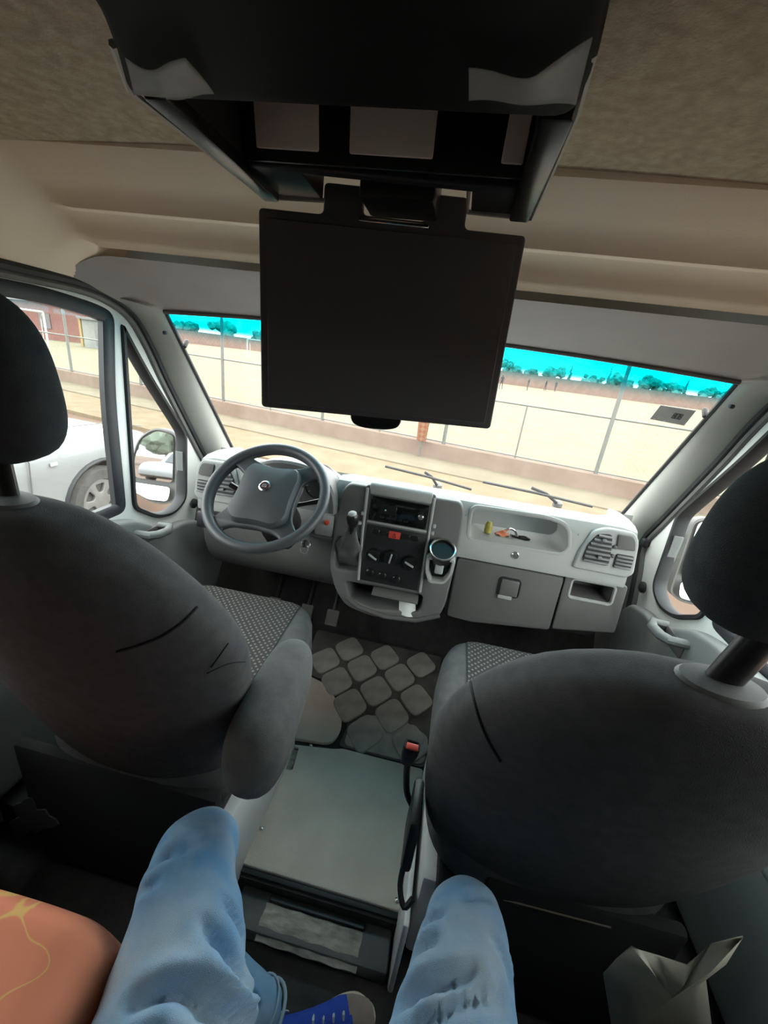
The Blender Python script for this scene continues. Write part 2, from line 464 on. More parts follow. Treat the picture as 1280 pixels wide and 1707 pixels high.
    g = G(); g.lathe([(.009, 0), (.009, .006), (.004, .009)], 12, Matrix.Translation((X(.912), 1.24, .44)) @ Matrix.Rotation(math.radians(-90 * sx), 4, 'Y')); g.build('screw', CHROME, d)
    g = G(); g.rbox((X(.905), 1.08, .47), (.03, .05, .16), .012, 3); g.build('map_pocket_edge', BLACKP, d)
    # grommet and hinge stop on the pillar
    g = G(); g.lathe([(.022, 0), (.022, .008), (.014, .014), (.001, .015)], 16, Matrix.Translation((X(.945), 1.515, .60)) @ Matrix.Rotation(math.radians(-90 * sx), 4, 'Y')); g.build('grommet', RUBBER, d)
    g = G(); g.rbox((X(.945), 1.62, .745), (.03, .03, .035), .01, 3); g.build('hinge_stop', RUBBER, d)
    return d
side(-1, 1, 'white framed left cab door with quarter window and grey plastic panel')
side(1, 2, 'white framed right cab door with quarter window and grey plastic panel')

g = G(); g.box((0, 1.79, .22), (1.9, .04, 1.0)); g.build('wall_front', FLOORM, kind='structure', label='dark firewall below the dashboard')
RW_ = [rrect(-.62, -.06, .80, 1.28, .06), rrect(.06, .62, .80, 1.28, .06)]
for k_, q_ in enumerate(RW_):
    g = G(); g.plate(inset(q_, -.01), [], .004, 0, MXZ(-2.73)); g.build('window_%d' % (6 + k_), TINT, kind='structure', label='tinted rear window of the van')
g = G(); g.plate([(-.99, -.2), (.99, -.2), (.99, 1.7), (-.99, 1.7)], RW_, .04, .003, MXZ(-2.72)); g.build('wall_back', DOORP, kind='structure', label='grey rear partition behind the passengers')
g = G(); g.box((0, 1.99, .56), (1.8, .36, .04)); g.build('scuttle', RUBBER, kind='structure', label='black scuttle panel outside the windscreen')

# floors
g = G(); g.box((0, 1.19, -.04), (1.92, 1.2, .08)); g.box((0, -1.07, -.12), (1.92, 3.34, .08))
floor = g.build('floor', FLOORM, kind='structure', label='dark carpeted van floor with a step behind the seats')
# toe board
g = G(); g.box((0, 1.70, .12), (1.9, .02, .34), Matrix.Translation((0, 1.70, .1)) @ Matrix.Rotation(math.radians(-30), 4, 'X') @ Matrix.Translation((0, -1.70, -.1))); g.build('toe_board', FLOORM, floor)

# hatch between the seats
hatch = thing('floor_hatch', (-.03, .80, 0), 'worn grey floor cover plate between the two front seats', 'floor cover')
pl = rpoly([(-.285, .965), (-.09, .995), (-.06, 1.005), (.225, 1.005), (.205, .61), (-.245, .61)], .012)
rec = rpoly([(-.276, .962), (-.208, .968), (-.198, .885), (-.262, .878)], .008)
g = G(); g.plate(pl, [rec], .014, .003, MXY(.007)); g.build('cover_plate', HATCH, hatch)
g = G(); g.rbox((-.238, .92, .003), (.07, .085, .005), .002, 1); g.build('recess_base', WORN, hatch)
g = G(); g.rbox((-.02, .603, -.008), (.46, .014, .032), .003, 2); g.build('front_edge', RUBBER, hatch)
for (x, y) in ((-.235, .86), (-.215, .70), (-.17, .985), (.19, .63)):
    g = G(); g.lathe([(.006, .013), (.006, .017), (.003, .019)], 10, Matrix.Translation((x, y, 0))); g.build('screw', CHROME, hatch)
g = G(); g.plate(rpoly([(-.33, .985), (-.10, 1.01), (-.085, 1.09), (-.13, 1.19), (-.21, 1.27), (-.33, 1.30)], .04, 5), [], .016, .004, MXY(.008)); 
g.build('battery_cover', HATCH, None, 'rounded grey rubber battery cover beside the driver seat', 'floor cover')

# step tread
st = thing('step_tread', (-.01, .55, -.08), 'worn pale tread on the step behind the floor cover', 'step')
g = G(); g.rbox((-.01, .552, -.055), (.40, .085, .05), .008, 2); g.build('step_body', DASHD, st)
g = G(); g.rbox((-.005, .578, -.027), (.25, .016, .012), .002, 1); g.build('slot', BLACKP, st)
def tread(u, v): return (lerp(-.135, .118, u) + .0015 * math.sin(v * 9), lerp(.568, .500, v) + .0015 * math.sin(u * 22), -.027 - .045 * max(0, v - .55) ** 1.3)
g = G(); g.grid(tread, 20, 10); g.build('worn_patch', WORN, st)

# rubber mat with lozenge pads
mt = thing('rubber_mat', (0, 1.3, 0), 'dusty rubber floor mat with raised lozenge pads in front of the floor cover', 'floor mat')
g = G(); g.plate(rpoly([(-.33, 1.31), (-.20, 1.29), (-.12, 1.21), (-.07, 1.10), (-.08, 1.015), (.23, 1.015), (.26, 1.60), (-.36, 1.60)], .02), [], .008, .002, MXY(.004)); g.build('mat_base', MATR, mt)
g = G(); g.plate(rpoly([(-.066, 1.02), (.225, 1.02), (.235, 1.14), (.10, 1.20), (-.03, 1.16), (-.06, 1.10)], .03), [], .006, .002, MXY(.009)); g.build('worn_front', PADM, mt)
padg = G(); padg.plate(rpoly([(0, -.096), (.078, 0), (0, .096), (-.078, 0)], .036, 5), [], .012, .004, Matrix.Identity(4))
first = None
for j in range(-1, 7):
    for i in range(-5, 4):
        if (i + j) % 2: continue
        x = i * .085; y = 1.088 + j * .105
        if x < -.30 or x > .2 or y > 1.58 or (x < -.02 and y < 1.12) or (x < -.12 and y < 1.28) or y < 1.06: continue
        if first is None:
            first = padg.build('pad', PADM, mt); first.location = (x - 0, y - 1.3, .004)
        else:
            c = first.copy(); COL.objects.link(c); c.location = (x, y - 1.3, .004 + .002 * ((i * 7 + j * 3) % 3))

# ================================================================== DASHBOARD
dash = thing('dashboard', (0, 1.4, .35), 'grey plastic dashboard spanning the cab below the windscreen', 'dashboard')
def dash_upper(x):
    d = .34 * sstep(.752, .80, abs(x)); b = wbot(max(-.87, min(.87, x)))
    e = -.012 * sstep(.70, .77, abs(x)) - .10 * sstep(.765, .83, abs(x))
    P = [(b.y - .012, b.z - .004), (1.52, .853 + e * .5), (1.36, .893 + e), (1.325, .897 + e), (1.302, .890 + e), (1.289, .872 + e), (1.282, .845), (1.272, .78), (1.262, .715), (1.264, .702), (1.285, .694), (1.76, .690)]
    return [(x, max(y, y + d * (1 if y < 1.4 else .4 if y < 1.6 else 0)), z) for y, z in P]
xs = [-.868, -.84, -.81, -.80, -.79, -.78, -.77, -.76, -.75, -.70] + [-.6 + .1 * k for k in range(13)] + [.70, .75, .76, .77, .78, .79, .80, .81, .84, .868]
g = G(); g.loft([dash_upper(x) for x in xs])
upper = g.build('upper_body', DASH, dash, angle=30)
MF = MXZ(1.268, .12, .7)
CONS = mat('mid_grey_console_plastic', (92, 92, 91), .55, (101, 101, 99), 5, bump=.15, bscale=500)
# tray recess, right cubby
def cutter(poly, c0, c1, M=MF):
    g = G(); lo = [(p[0], p[1], c0) for p in poly]; hi = [(p[0], p[1], c1) for p in poly]
    g.loft([lo, hi], M=M); return g.build('cut', DASHD, smooth=False)
TRAY = rpoly([(.232, .876), (.47, .882), (.535, .868), (.552, .80), (.535, .778), (.236, .772)], [.02, .04, .06, .02, .02, .02], 5)
boolean(upper, cutter(TRAY, -.15, .2))
boolean(upper, cutter(rrect(-.545, -.235, .77, .95, .02), -.25, .1))
upper.data.set_sharp_from_angle(angle=math.radians(30))
g = G(); g.ring(inset(TRAY, -.012), inset(TRAY, .001), .008, MF @ Matrix.Translation((0, 0, .002))); g.build('tray_rim', DASH, dash)
def dash_lower(x):
    d = .30 * sstep(.752, .80, abs(x))
    P = [(1.76, .696), (1.292, .696), (1.288, .64), (1.296, .56), (1.315, .50), (1.37, .43), (1.46, .37), (1.76, .34)]
    return [(x, y + (d if y < 1.5 else 0), z) for y, z in P]
g = G(); g.loft([dash_lower(x) for x in xs if abs(x) < .815])
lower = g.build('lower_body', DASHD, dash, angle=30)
CUB = rrect(.603, .733, .630, .688, .008)
boolean(lower, cutter(CUB, -.12, .1)); lower.data.set_sharp_from_angle(angle=math.radians(30))
g = G(); g.ring(inset(CUB, -.009), inset(CUB, .0), .012, MF @ Matrix.Translation((0, 0, -.018))); g.build('cubby_rim', DASH, dash)
g = G(); g.plate(rpoly([(.575, .70), (.772, .70), (.775, .53), (.575, .50)], .01), [inset(CUB, -.004)], .012, .003, MF @ Matrix.Translation((0, 0, -.02))); g.build('side_panel', DASHD, dash)
# glovebox
gb = G(); gb.plate(rpoly([(.214, .692), (.570, .692), (.566, .495), (.30, .465), (.214, .47)], .012), [], .02, .006, MF @ Matrix.Translation((0, 0, -.018)))
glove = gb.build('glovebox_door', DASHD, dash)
g = G(); g.rbox((.403, .622, -.004), (.062, .058, .010), .008, 3, MF); g.build('latch', DASHD, glove)
g = G(); g.rbox((.395, .586, -.005), (.048, .014, .008), .003, 2, MF); g.build('latch_tab', DASH, glove)
g = G(); g.ring(rrect(.366, .440, .588, .657, .012), rrect(.371, .435, .593, .652, .010), .006, MF @ Matrix.Translation((0, 0, -.006))); g.build('latch_recess', BLACKP, glove)
g = G(); g.lathe([(.013, 0), (.013, .006), (.010, .009), (.010, .006), (.004, .006)], 20, MF @ Matrix.Translation((.396, .744, .002))); g.build('lock', CHROME, dash)
# panel seams
for path in ([(.212, .85), (.214, .80), (.210, .70)], [(.572, .85), (.580, .82), (.578, .74), (.574, .70)]):
    g = G(); g.tube([MF @ Vector((p[0], p[1], .0015 if p[1] < .86 else -.006)) for p in path], .002, 6); g.build('panel_seam', DASHD, dash)

def vent(parent, poly, n, c=.004, slope=.0, mcol=DASH):
    v = G(); v.plate(poly, [], .006, 0, MF @ Matrix.Translation((0, 0, c - .004)))
    o = v.build('vent', BLACKP, parent)
    x0 = min(p[0] for p in poly); x1 = max(p[0] for p in poly); z0 = min(p[1] for p in poly); z1 = max(p[1] for p in poly)
    for k in range(n):
        z = lerp(z0, z1, (k + .5) / n)
        xx = [lerp(p[0], q[0], (z - p[1]) / (q[1] - p[1])) for p, q in zip(poly, poly[1:] + poly[:1]) if (p[1] - z) * (q[1] - z) < 0]
        if len(xx) < 2: continue
        a, b = min(xx) + .002, max(xx) - .002
        s_ = G(); s_.rbox((0, 0, 0), (b - a, (z1 - z0) / n * .40, .008), .0015, 1, MF @ Matrix.Translation(((a + b) / 2, z, c + .003)) @ Matrix.Rotation(.5, 4, 'X') @ Matrix.Rotation(slope, 4, 'Z'))
        s_.build('slat', mcol, o)
    return o
VM = mat('vent_slat_plastic', (112, 113, 113), .5, (122, 123, 122), 8)
for sx in (1, -1):
    pod = rpoly([(sx * x, z) for x, z in ((.575, .74), (.585, .80), (.612, .872), (.65, .888), (.735, .886), (.752, .86), (.764, .755), (.745, .738))], .015, 4)
    g = G(); g.plate(pod, [], .022, .008, MF @ Matrix.Translation((0, 0, .004)), res=3); po = g.build('vent_pod', DASH, dash)
    lobe = rpoly([(sx * x, z) for x, z in ((.598, .772), (.603, .825), (.625, .866), (.667, .872), (.680, .80), (.680, .768))], .012, 4)
    vent(dash, lobe, 7, .018, mcol=VM)
    vent(dash, rrect(min(sx * .694, sx * .748), max(sx * .694, sx * .748), .768, .814, .006), 4, .018, mcol=VM)
    g = G(); g.plate(rpoly([(sx * x, z) for x, z in ((.683, .878), (.728, .876), (.738, .86), (.744, .832), (.690, .830))], .008), [], .008, .002, MF @ Matrix.Translation((0, 0, .017))); g.build('speaker_cap', DASHD, dash)
    for zz in (.805, .835):
        g = G(); g.lathe([(.006, 0), (.006, .006), (.003, .008)], 12, MF @ Matrix.Translation((sx * .684, zz, .016))); g.build('vent_dial', DASHD, dash)
    for zz in (.795, .852):
        g = G(); g.rbox((sx * .645, zz, .026), (.012, .008, .008), .002, 2, MF); g.build('vent_tab', VM, dash)
# little switch plate left of the gear lever
g = G(); g.rbox((-.262, .728, .006), (.066, .078, .02), .006, 3, MF); pl = g.build('switch_plate', DASH, dash)
g = G(); g.lathe([(.009, 0), (.009, .006), (.005, .009)], 14, MF @ Matrix.Translation((-.252, .742, .016))); g.build('red_switch', RED, pl)
g = G(); g.rbox((-.265, .683, .004), (.085, .014, .03), .005, 2, MF); g.build('plate_edge', DASHD, dash)
# dark knob holder at the far left end
g = G(); g.rbox((-.728, .66, .0), (.05, .06, .02), .006, 2, MF); g.build('switch_blank', BLACKP, dash)

# instrument hood and cluster
def arch(cx, hw, zb, ht, y, n=22, p=2.4):
    return [(cx - hw * math.copysign(abs(math.cos(math.pi * k / n)) ** (2 / p), math.cos(math.pi * k / n)), y, zb + ht * abs(math.sin(math.pi * k / n)) ** (2 / p)) for k in range(n + 1)]
g = G(); loops = []
for (y, hw, ht) in ((1.235, .163, .150), (1.242, .170, .158), (1.30, .170, .157), (1.40, .160, .130), (1.50, .14, .085), (1.56, .12, .04)):
    loops.append(arch(-.390, hw, .785, ht, y) + arch(-.390, hw - .016, .785, ht - .018, y)[::-1])
g.loft(loops); hood = g.build('instrument_hood', CONS, dash)
g = G(); g.plate(rpoly([(-.545, .775), (-.235, .775), (-.245, .87), (-.30, .915), (-.48, .915), (-.535, .87)], .02), [], .01, 0, MXZ(1.345, .25, .8)); clus = g.build('instrument_panel', BLACKP, dash)
MC = MXZ(1.336, .25, .8)
for cx in (-.455, -.325):
    g = G(); g.lathe([(.048, 0), (.048, .006), (.044, .006), (.044, .002), (.001, .002)], 32, MC @ Matrix.Translation((cx, .842, .001))); ga = g.build('gauge', SATIN, clus)
    for k in range(9):
        a = math.radians(225 - 270 * k / 8)
        g = G(); g.box((cx + .037 * math.cos(a), .842 + .037 * math.sin(a), .004), (.007, .0022, .001), MC @ Matrix.Translation((cx + .037 * math.cos(a), .842 + .037 * math.sin(a), 0)) @ Matrix.Rotation(a, 4, 'Z') @ Matrix.Translation((-cx - .037 * math.cos(a), -.842 - .037 * math.sin(a), 0)))
        g.build('tick', TRIM, ga)

# centre console
con = dash
CUBC = rpoly([(-.160, .540), (.122, .545), (.120, .478), (-.05, .456), (-.135, .478)], .015)
BOOTH = rpoly([(-.213, .700), (-.122, .704), (-.118, .585), (-.206, .580)], .015)
g = G(); g.plate(rpoly([(-.213, .86), (-.19, .893), (.19, .893), (.206, .86), (.209, .70), (.203, .53), (.187, .470), (.12, .440), (-.05, .424), (-.15, .444), (-.195, .50), (-.225, .58), (-.225, .70)], .03), [CUBC, BOOTH], .10, .008, MXZ(1.298, .12, .7), res=3)
g.build('console_body', CONS, con)
g = G(); g.rbox((-.02, .50, -.10), (.34, .12, .02), .004, 1, MF); g.build('cubby_back', BLACKP, con)
g = G(); g.rbox((-.165, .64, -.07), (.11, .14, .02), .004, 1, MF); g.build('lever_recess', BLACKP, con)
g = G(); g.plate(rpoly([(-.130, .900), (.106, .905), (.110, .70), (.112, .55), (-.118, .55), (-.127, .70)], .012), [], .012, .004, MF @ Matrix.Translation((0, 0, .020))); stack = g.build('stack_panel', DASHD, con)
g = G(); g.rbox((-.010, .890, .016), (.215, .040, .03), .010, 3, MF); g.build('stack_top', DASH, con)
for sx in (-1, 1):
    pts = [(-.122, .89), (-.121, .74), (-.112, .56)] if sx < 0 else [(.102, .893), (.104, .74), (.108, .56)]
    g = G(); g.tube([MF @ Vector((a, b, .027)) for a, b in pts], .0045, 8); g.build('stack_edge', DASH, con)
g = G(); g.rbox((-.008, .825, .024), (.196, .084, .014), .004, 2, MF); radio = g.build('radio', GLOSSB, con, label='black car radio')
g = G(); g.rbox((-.040, .830, .032), (.05, .030, .003), .001, 1, MF); g.build('display', SATIN, radio)
for (x, z, r_) in ((-.052, .828, .004), (.068, .826, .009)):
    g = G(); g.lathe([(r_, 0), (r_, .006), (r_ * .6, .008)], 14, MF @ Matrix.Translation((x, z, .031))); g.build('knob', CHROME, radio)
for k in range(5):
    g = G(); g.rbox((-.06 + .02 * k, .801, .032), (.014, .006, .003), .001, 1, MF); g.build('key', SATIN, radio)
g = G(); g.rbox((-.008, .777, .026), (.206, .008, .008), .003, 2, MF); g.build('bezel_strip', DASH, con)
g = G(); g.rbox((-.005, .665, .026), (.205, .205, .006), .004, 2, MF); hv = g.build('heater_panel', BLACKP, con)
g = G(); g.rbox((-.010, .747, .031), (.040, .025, .006), .003, 2, MF); hz = g.build('hazard_button', RED, con, label='red hazard button')
TRI = [(-.010 + .009 * math.sin(2 * math.pi * k / 3), .745 + .009 * math.cos(2 * math.pi * k / 3)) for k in range(3)]
g = G(); g.ring(TRI, inset(TRI, .0022), .001, MF @ Matrix.Translation((0, 0, .0345))); g.build('triangle_mark', BLACKP, hz)
for x in (-.075, -.045, .030, .060):
    g = G(); g.rbox((x, .747, .030), (.026, .018, .004), .002, 1, MF); g.build('switch', SATIN, con)
for (x, z, a) in ((-.072, .662, -.5), (-.010, .668, 1.4), (.056, .660, -.4)):
    g = G(); g.lathe([(.026, 0), (.026, .006), (.022, .014), (.001, .014)], 24, MF @ Matrix.Translation((x, z, .028))); kn = g.build('heater_knob', SATIN, con)
    g = G(); g.rbox((0, 0, 0), (.034, .006, .008), .002, 2, MF @ Matrix.Translation((x, z, .045)) @ Matrix.Rotation(a, 4, 'Z')); g.build('pointer', DASH, kn)
for (x, z) in ((-.075, .598), (-.03, .595), (.02, .592)):
    g = G(); g.lathe([(.014, 0), (.014, .006), (.010, .009), (.001, .009)], 18, MF @ Matrix.Translation((x, z, .028))); g.build('socket', SATIN, con)
vent(con, rpoly([(-.206, .716), (-.203, .80), (-.190, .846), (-.135, .862), (-.133, .74), (-.15, .716)], .012), 8, .012, mcol=VM)
vent(con, rpoly([(.118, .765), (.120, .862), (.165, .850), (.190, .815), (.196, .765)], .012), 7, .012, mcol=VM)
for (x, z) in ((-.128, .80), (-.134, .765), (.116, .80), (.114, .775)):
    g = G(); g.rbox((x, z, .024), (.012, .012, .014), .003, 2, MF); g.build('vent_slider', DASH, con)
# drop-down lid inside the cubby
g = G(); g.rbox((0, 0, 0), (.165, .05, .006), .002, 2, MF @ Matrix.Translation((.024, .528, .012)) @ Matrix.Rotation(-1.15, 4, 'X')); g.build('ashtray_lid', DASHD, con)
g = G(); g.tube([MF @ Vector(p) for p in ((-.15, .48, .02), (-.10, .455, .024), (0, .440, .026), (.11, .450, .026), (.19, .485, .022))], .008, 8); g.build('cubby_lip', DASHD, con)
# folded paper
def paper(u, v):
    x = .036 + .060 * u; z = .458 + .056 * (1 - v); return MF @ Vector((x + .012 * v, z, -.005 + .02 * v + .012 * math.sin(u * 3.2)))
g = G(); g.grid(paper, 8, 6); PAPER = mat('white_paper', (214, 214, 210), .8)
g.build('folded_paper', PAPER, None, 'crumpled white paper tucked in the console cubby', 'paper')
# cup holder
bask = rpoly([(.108, .705), (.206, .712), (.204, .655), (.185, .618), (.13, .612), (.112, .65)], .015)
g = G(); g.ring(bask, inset(bask, .012), .05, MF @ Matrix.Translation((0, 0, .03))); cup = g.build('cup_holder', DASH, dash, label='round cup holder')
MR = Matrix.Translation((.157, 1.215, .738)) @ Matrix.Rotation(math.radians(32), 4, 'X')
g = G(); g.lathe([(.040, -.004), (.042, 0), (.040, .004), (.037, .003), (.0365, -.02), (.034, -.06), (.001, -.062)], 32, MR); g.build('cup', SATIN, cup)
g = G(); g.tube([MR @ Vector((.041 * math.cos(2 * math.pi * k / 32), .041 * math.sin(2 * math.pi * k / 32), .003)) for k in range(32)], .0035, 8, closed=True); g.build('ring', CHROME, cup)
g = G(); g.plate(inset(bask, .01), [], .006, 0, MF @ Matrix.Translation((0, 0, .02))); g.build('basket_base', SATIN, cup)
g = G(); g.rbox((.157, .672, .052), (.028, .040, .012), .005, 3, MF); g.build('clip', DASH, cup)

# gear lever
gl = thing('gear_lever', (-.165, 1.24, .60), 'gear lever with black knob and grey leather gaiter', 'gear lever')
base = Vector((-.166, 1.262, .632)); top = Vector((-.140, 1.160, .775))
loops = []
for k in range(11):
    t = k / 10; c = base.lerp(top, t); a = lerp(.056, .014, t ** .7); b = lerp(.064, .014, t ** .7)
    L = []
    for q in range(32):
        an = 2 * math.pi * q / 32; w_ = 1 + .16 * math.sin(5 * an + t * 4) * (1 - t) * math.sin(math.pi * min(1, t * 1.3 + .1))
        cx, cz = math.cos(an), math.sin(an)
        L.append(c + Vector((a * w_ * math.copysign(abs(cx) ** .7, cx), -.018 * math.sin(an) * (1 - t), b * w_ * math.copysign(abs(cz) ** .7, cz) * .9)))
    loops.append(L)
LEATH = mat('grey_leather_gaiter', (84, 82, 84), .5, (120, 117, 118), 14, bump=.3, bscale=120)
g = G(); g.loft(loops); g.build('gaiter', LEATH, gl)
g = G(); g.tube([base.lerp(top, .9), top + Vector((.002, -.012, .03))], .009, 10); g.build('shaft', BLACKP, gl)
KN = Matrix.Translation(top + Vector((.003, -.018, .045))) @ Matrix.Rotation(math.radians(25), 4, 'X')
g = G(); g.lathe([(.008, -.035), (.014, -.028), (.019, -.01), (.020, .006), (.016, .020), (.008, .027), (.001, .028)], 20, KN); g.build('knob', SATIN, gl)
g = G(); g.lathe([(.013, .0245), (.009, .0285), (.001, .0295)], 18, KN); g.build('knob_cap', DASH, gl)

# things lying in the tray
TZ = .775
ITY = mat('yellow_green_wrapper', (150, 142, 60), .4, (176, 168, 84), 60)
ITO = mat('orange_wrapper', (206, 118, 88), .5, (222, 140, 104), 40)
g = G(); g.loft([superloop(.302, 1.345, z, a, a * .8, 2.2, 16) for z, a in ((.776, .010), (.780, .013), (.800, .0135), (.812, .011), (.818, .006))]); g.build('small_bottle', ITY, None, 'small yellow-green bottle standing in the dashboard tray', 'bottle')
def wrap(u, v): return (.330 + .046 * u, 1.335 + .03 * v, .7775 + .012 * math.sin(math.pi * u) * math.sin(math.pi * v) + .004 * math.sin(9 * u + 5 * v))
g = G(); g.grid(wrap, 10, 8); g.build('sweet_wrapper', ITO, None, 'crumpled orange wrapper in the dashboard tray beside the bottle', 'wrapper')
g = G(); g.tube(smooth_path([(.36, 1.37, .782), (.375, 1.355, .800), (.392, 1.35, .797), (.400, 1.345, .782), (.38, 1.35, .780)], 5), .004, 6); g.build('metal_clasp', CHROME, None, 'shiny bent metal clasp in the dashboard tray', 'clasp')
g = G(); g.tube(smooth_path([(.385, 1.345, .780), (.41, 1.34, .779), (.435, 1.335, .779), (.445, 1.345, .779), (.432, 1.36, .779), (.41, 1.355, .779)], 6), .0035, 6); g.build('cable', SATIN, None, 'short grey cable loop at the right of the tray items', 'cable')

# ------------------------------------------------------------------ steering wheel
MW = Matrix(((1, 0, 0, -.382), (0, .766, -.643, 1.05), (0, .643, .766, .885), (0, 0, 0, 1))) @ Matrix.Scale(.905, 4)
sw = thing('steering_wheel', (-.395, 1.05, .80), 'dark grey four-spoke steering wheel with round badge', 'steering wheel')
g = G(); g.tube([MW @ Vector((.191 * math.cos(2 * math.pi * k / 64), .191 * math.sin(2 * math.pi * k / 64), 0)) for k in range(64)], .0155, 14, closed=True); g.build('rim', WHEELM, sw)
def sector(a0, a1, r0, r1, n=10):
    o_ = [(r1 * math.cos(math.radians(lerp(a0, a1, k / n))), r1 * math.sin(math.radians(lerp(a0, a1, k / n)))) for k in range(n + 1)]
    return o_
circ = [(.186 * math.cos(2 * math.pi * k / 64), .186 * math.sin(2 * math.pi * k / 64)) for k in range(64)]
holes = [rpoly(sector(52, 128, 0, .174) + [(-.062, .118), (0, .108), (.062, .118)], .018),
         rpoly(sector(-38, 33, 0, .174) + [(.102, .066), (.100, -.02), (.112, -.075)], .018),
         rpoly(sector(147, 218, 0, .174) + [(-.112, -.075), (-.100, -.02), (-.102, .066)], .018),
         rpoly(sector(236, 304, 0, .174) + [(.070, -.128), (0, -.120), (-.070, -.128)], .018)]
g = G(); g.plate(circ, holes, .022, .008, MW @ Matrix.Translation((0, 0, -.010)), res=3); g.build('spokes', WHEELM, sw)
padp = rpoly([(-.080, .108), (0, .098), (.080, .108), (.098, .075), (.094, -.02), (.102, -.085), (.072, -.118), (0, -.112), (-.072, -.118), (-.102, -.085), (-.094, -.02), (-.098, .075)], .03, 4)
def padloop(k, h): return [(p[0] * k, p[1] * k, h) for p in padp]
g = G(); g.loft([padloop(.98, -.045), padloop(1.0, 0), padloop(.985, .014), padloop(.93, .024), padloop(.7, .030), padloop(.35, .033), padloop(.05, .034)], M=MW); g.build('horn_pad', WHEELM, sw)
g = G(); g.lathe([(.019, .030), (.019, .036), (.015, .038), (.014, .0365)], 28, MW @ Matrix.Translation((0, .012, 0))); bd = g.build('badge', CHROME, sw)
BADGE = mat('dark_badge_enamel', (92, 52, 50), .3, (62, 44, 60), 60)
g = G(); g.lathe([(.0145, .036), (.0145, .0372), (.001, .0376)], 24, MW @ Matrix.Translation((0, .012, 0))); g.build('badge_disc', BADGE, bd)
for k in range(4):
    g = G(); g.rbox((-.006 + .004 * k, .012, .0378), (.0014, .013, .0008), .0003, 1, MW @ Matrix.Rotation(0, 4, 'Z')); g.build('badge_bar', CHROME, bd)
g = G(); g.loft([[MW @ Vector((p[0] * a, p[1] * b, h)) for p in rrect(-1, 1, -1, 1, .4)] for a, b, h in ((.045, .045, -.04), (.055, .055, -.07), (.058, .065, -.20), (.05, .07, -.26))]); g.build('column_shroud', SATIN, sw)
for sx in (-1, 1):
    g = G(); g.tube([MW @ Vector((sx * .05, .01, -.075)), MW @ Vector((sx * .11, .03, -.068)), MW @ Vector((sx * .165, .045, -.055))], [.008, .007, .009], 10); g.build('stalk', SATIN, sw)
# key in the ignition
ky = thing('ignition_key', (-.317, 1.19, .63), 'silver key ring hanging below the steering column', 'key')
MK = Matrix.Translation((-.305, 1.205, .668)) @ Matrix.Rotation(math.radians(70), 4, 'X')
g = G(); g.lathe([(.017, -.006), (.017, .006), (.011, .010), (.001, .010)], 20, MK); g.build('lock_barrel', CHROME, ky)
g = G(); g.tube([MK @ Vector((.014 * math.cos(2 * math.pi * k / 20), -.016 + .014 * math.sin(2 * math.pi * k / 20), .014)) for k in range(20)], .0018, 6, closed=True); g.build('ring', CHROME, ky)
g = G(); g.rbox((0, .002, .018), (.006, .020, .014), .002, 2, MK); g.build('key_head', SATIN, ky)
# pedals
for (x, lab) in ((-.53, 'black clutch pedal at the far left of the footwell'), (-.375, 'black brake pedal between clutch and accelerator'), (-.255, 'black accelerator pedal nearest the centre console')):
    p = thing('pedal', (x, 1.5, .10), lab, 'pedal')
    g = G(); g.rbox((x, 1.46, .20), (.055, .014, .07), .005, 2, Matrix.Translation((x, 1.46, .2)) @ Matrix.Rotation(-.6, 4, 'X') @ Matrix.Translation((-x, -1.46, -.2))); g.build('foot_pad', MATR, p)
    g = G(); g.tube([(x, 1.475, .20), (x, 1.54, .27), (x, 1.58, .325)], .010, 8); g.build('lever', SATIN, p)

# ------------------------------------------------------------------ wipers outside the glass
def wiper(x0, x1, xp, lab):
    wp = thing('wiper', (xp, wbot(xp).y + .06, wbot(xp).z), lab, 'wiper')
    def at(x, h): b = wbot(max(-.86, min(.86, x))); return b + Vector((0, .03 - h * .75, .012 + h))
    g = G(); g.tube([at(x0, .075), at(lerp(x0, x1, .5), .055), at(x1, .02)], .006, 6); g.build('blade', BLACKP, wp)
    g = G(); g.tube([at(xp, -.005) + Vector((0, .03, .0)), at(lerp(xp, lerp(x0, x1, .45), .5), .04) + Vector((0, .02, .01)), at(lerp(x0, x1, .45), .062) + Vector((0, .012, .012))], .007, 6, flat=.6); g.build('arm', BLACKP, wp)
    g = G(); g.lathe([(.022, 0), (.022, .02), (.010, .03)], 14, Matrix.Translation(at(xp, -.02) + Vector((0, .03, 0)))); g.build('pivot_cap', DASHD, wp)
wiper(-.16, .26, .10, 'thin black windscreen wiper resting in front of the radio')
wiper(.30, .78, .66, 'thin black windscreen wiper resting in front of the dashboard tray')

# ================================================================== OVERHEAD SCREEN
def pix(px, py):
    """view ray of a photograph pixel, for measuring where a mark lies on a surface"""
    return (RX * ((px - 640) / 670.44) + DN * ((py - 853.5) / 670.44) + FW)
def at_y(px, py, y): d = pix(px, py); return CAMP + d * (y / d.y)
ov = thing('overhead_screen', (0, .45, 1.46), 'black fold-down screen hanging from its housing on the ceiling', 'screen')
NOTCH = [(.090, .622), (.090, .562), (-.107, .547), (-.107, .622)]
rear = rpoly([(-.195, .386), (-.158, .33), (-.135, .29), (-.12, .12), (.14, .12), (.152, .29), (.160, .33), (.160, .386)], .02)
CAV = [(-.168, .392), (.142, .392), (.142, .545), (.085, .545), (-.10, .532), (-.168, .532)]
g = G(); g.plate([(-.190, .622)] + rear + [(.165, .622)] + NOTCH, [CAV], .12, .003, MXY(1.546)); g.build('housing', BLACKP, ov)
g = G(); g.plate(rpoly([(-.19, .60), (-.195, .386), (.16, .386), (.165, .60)], .01), [], .006, .001, MXY(1.592)); g.build('recess_roof', BLACKP, ov)
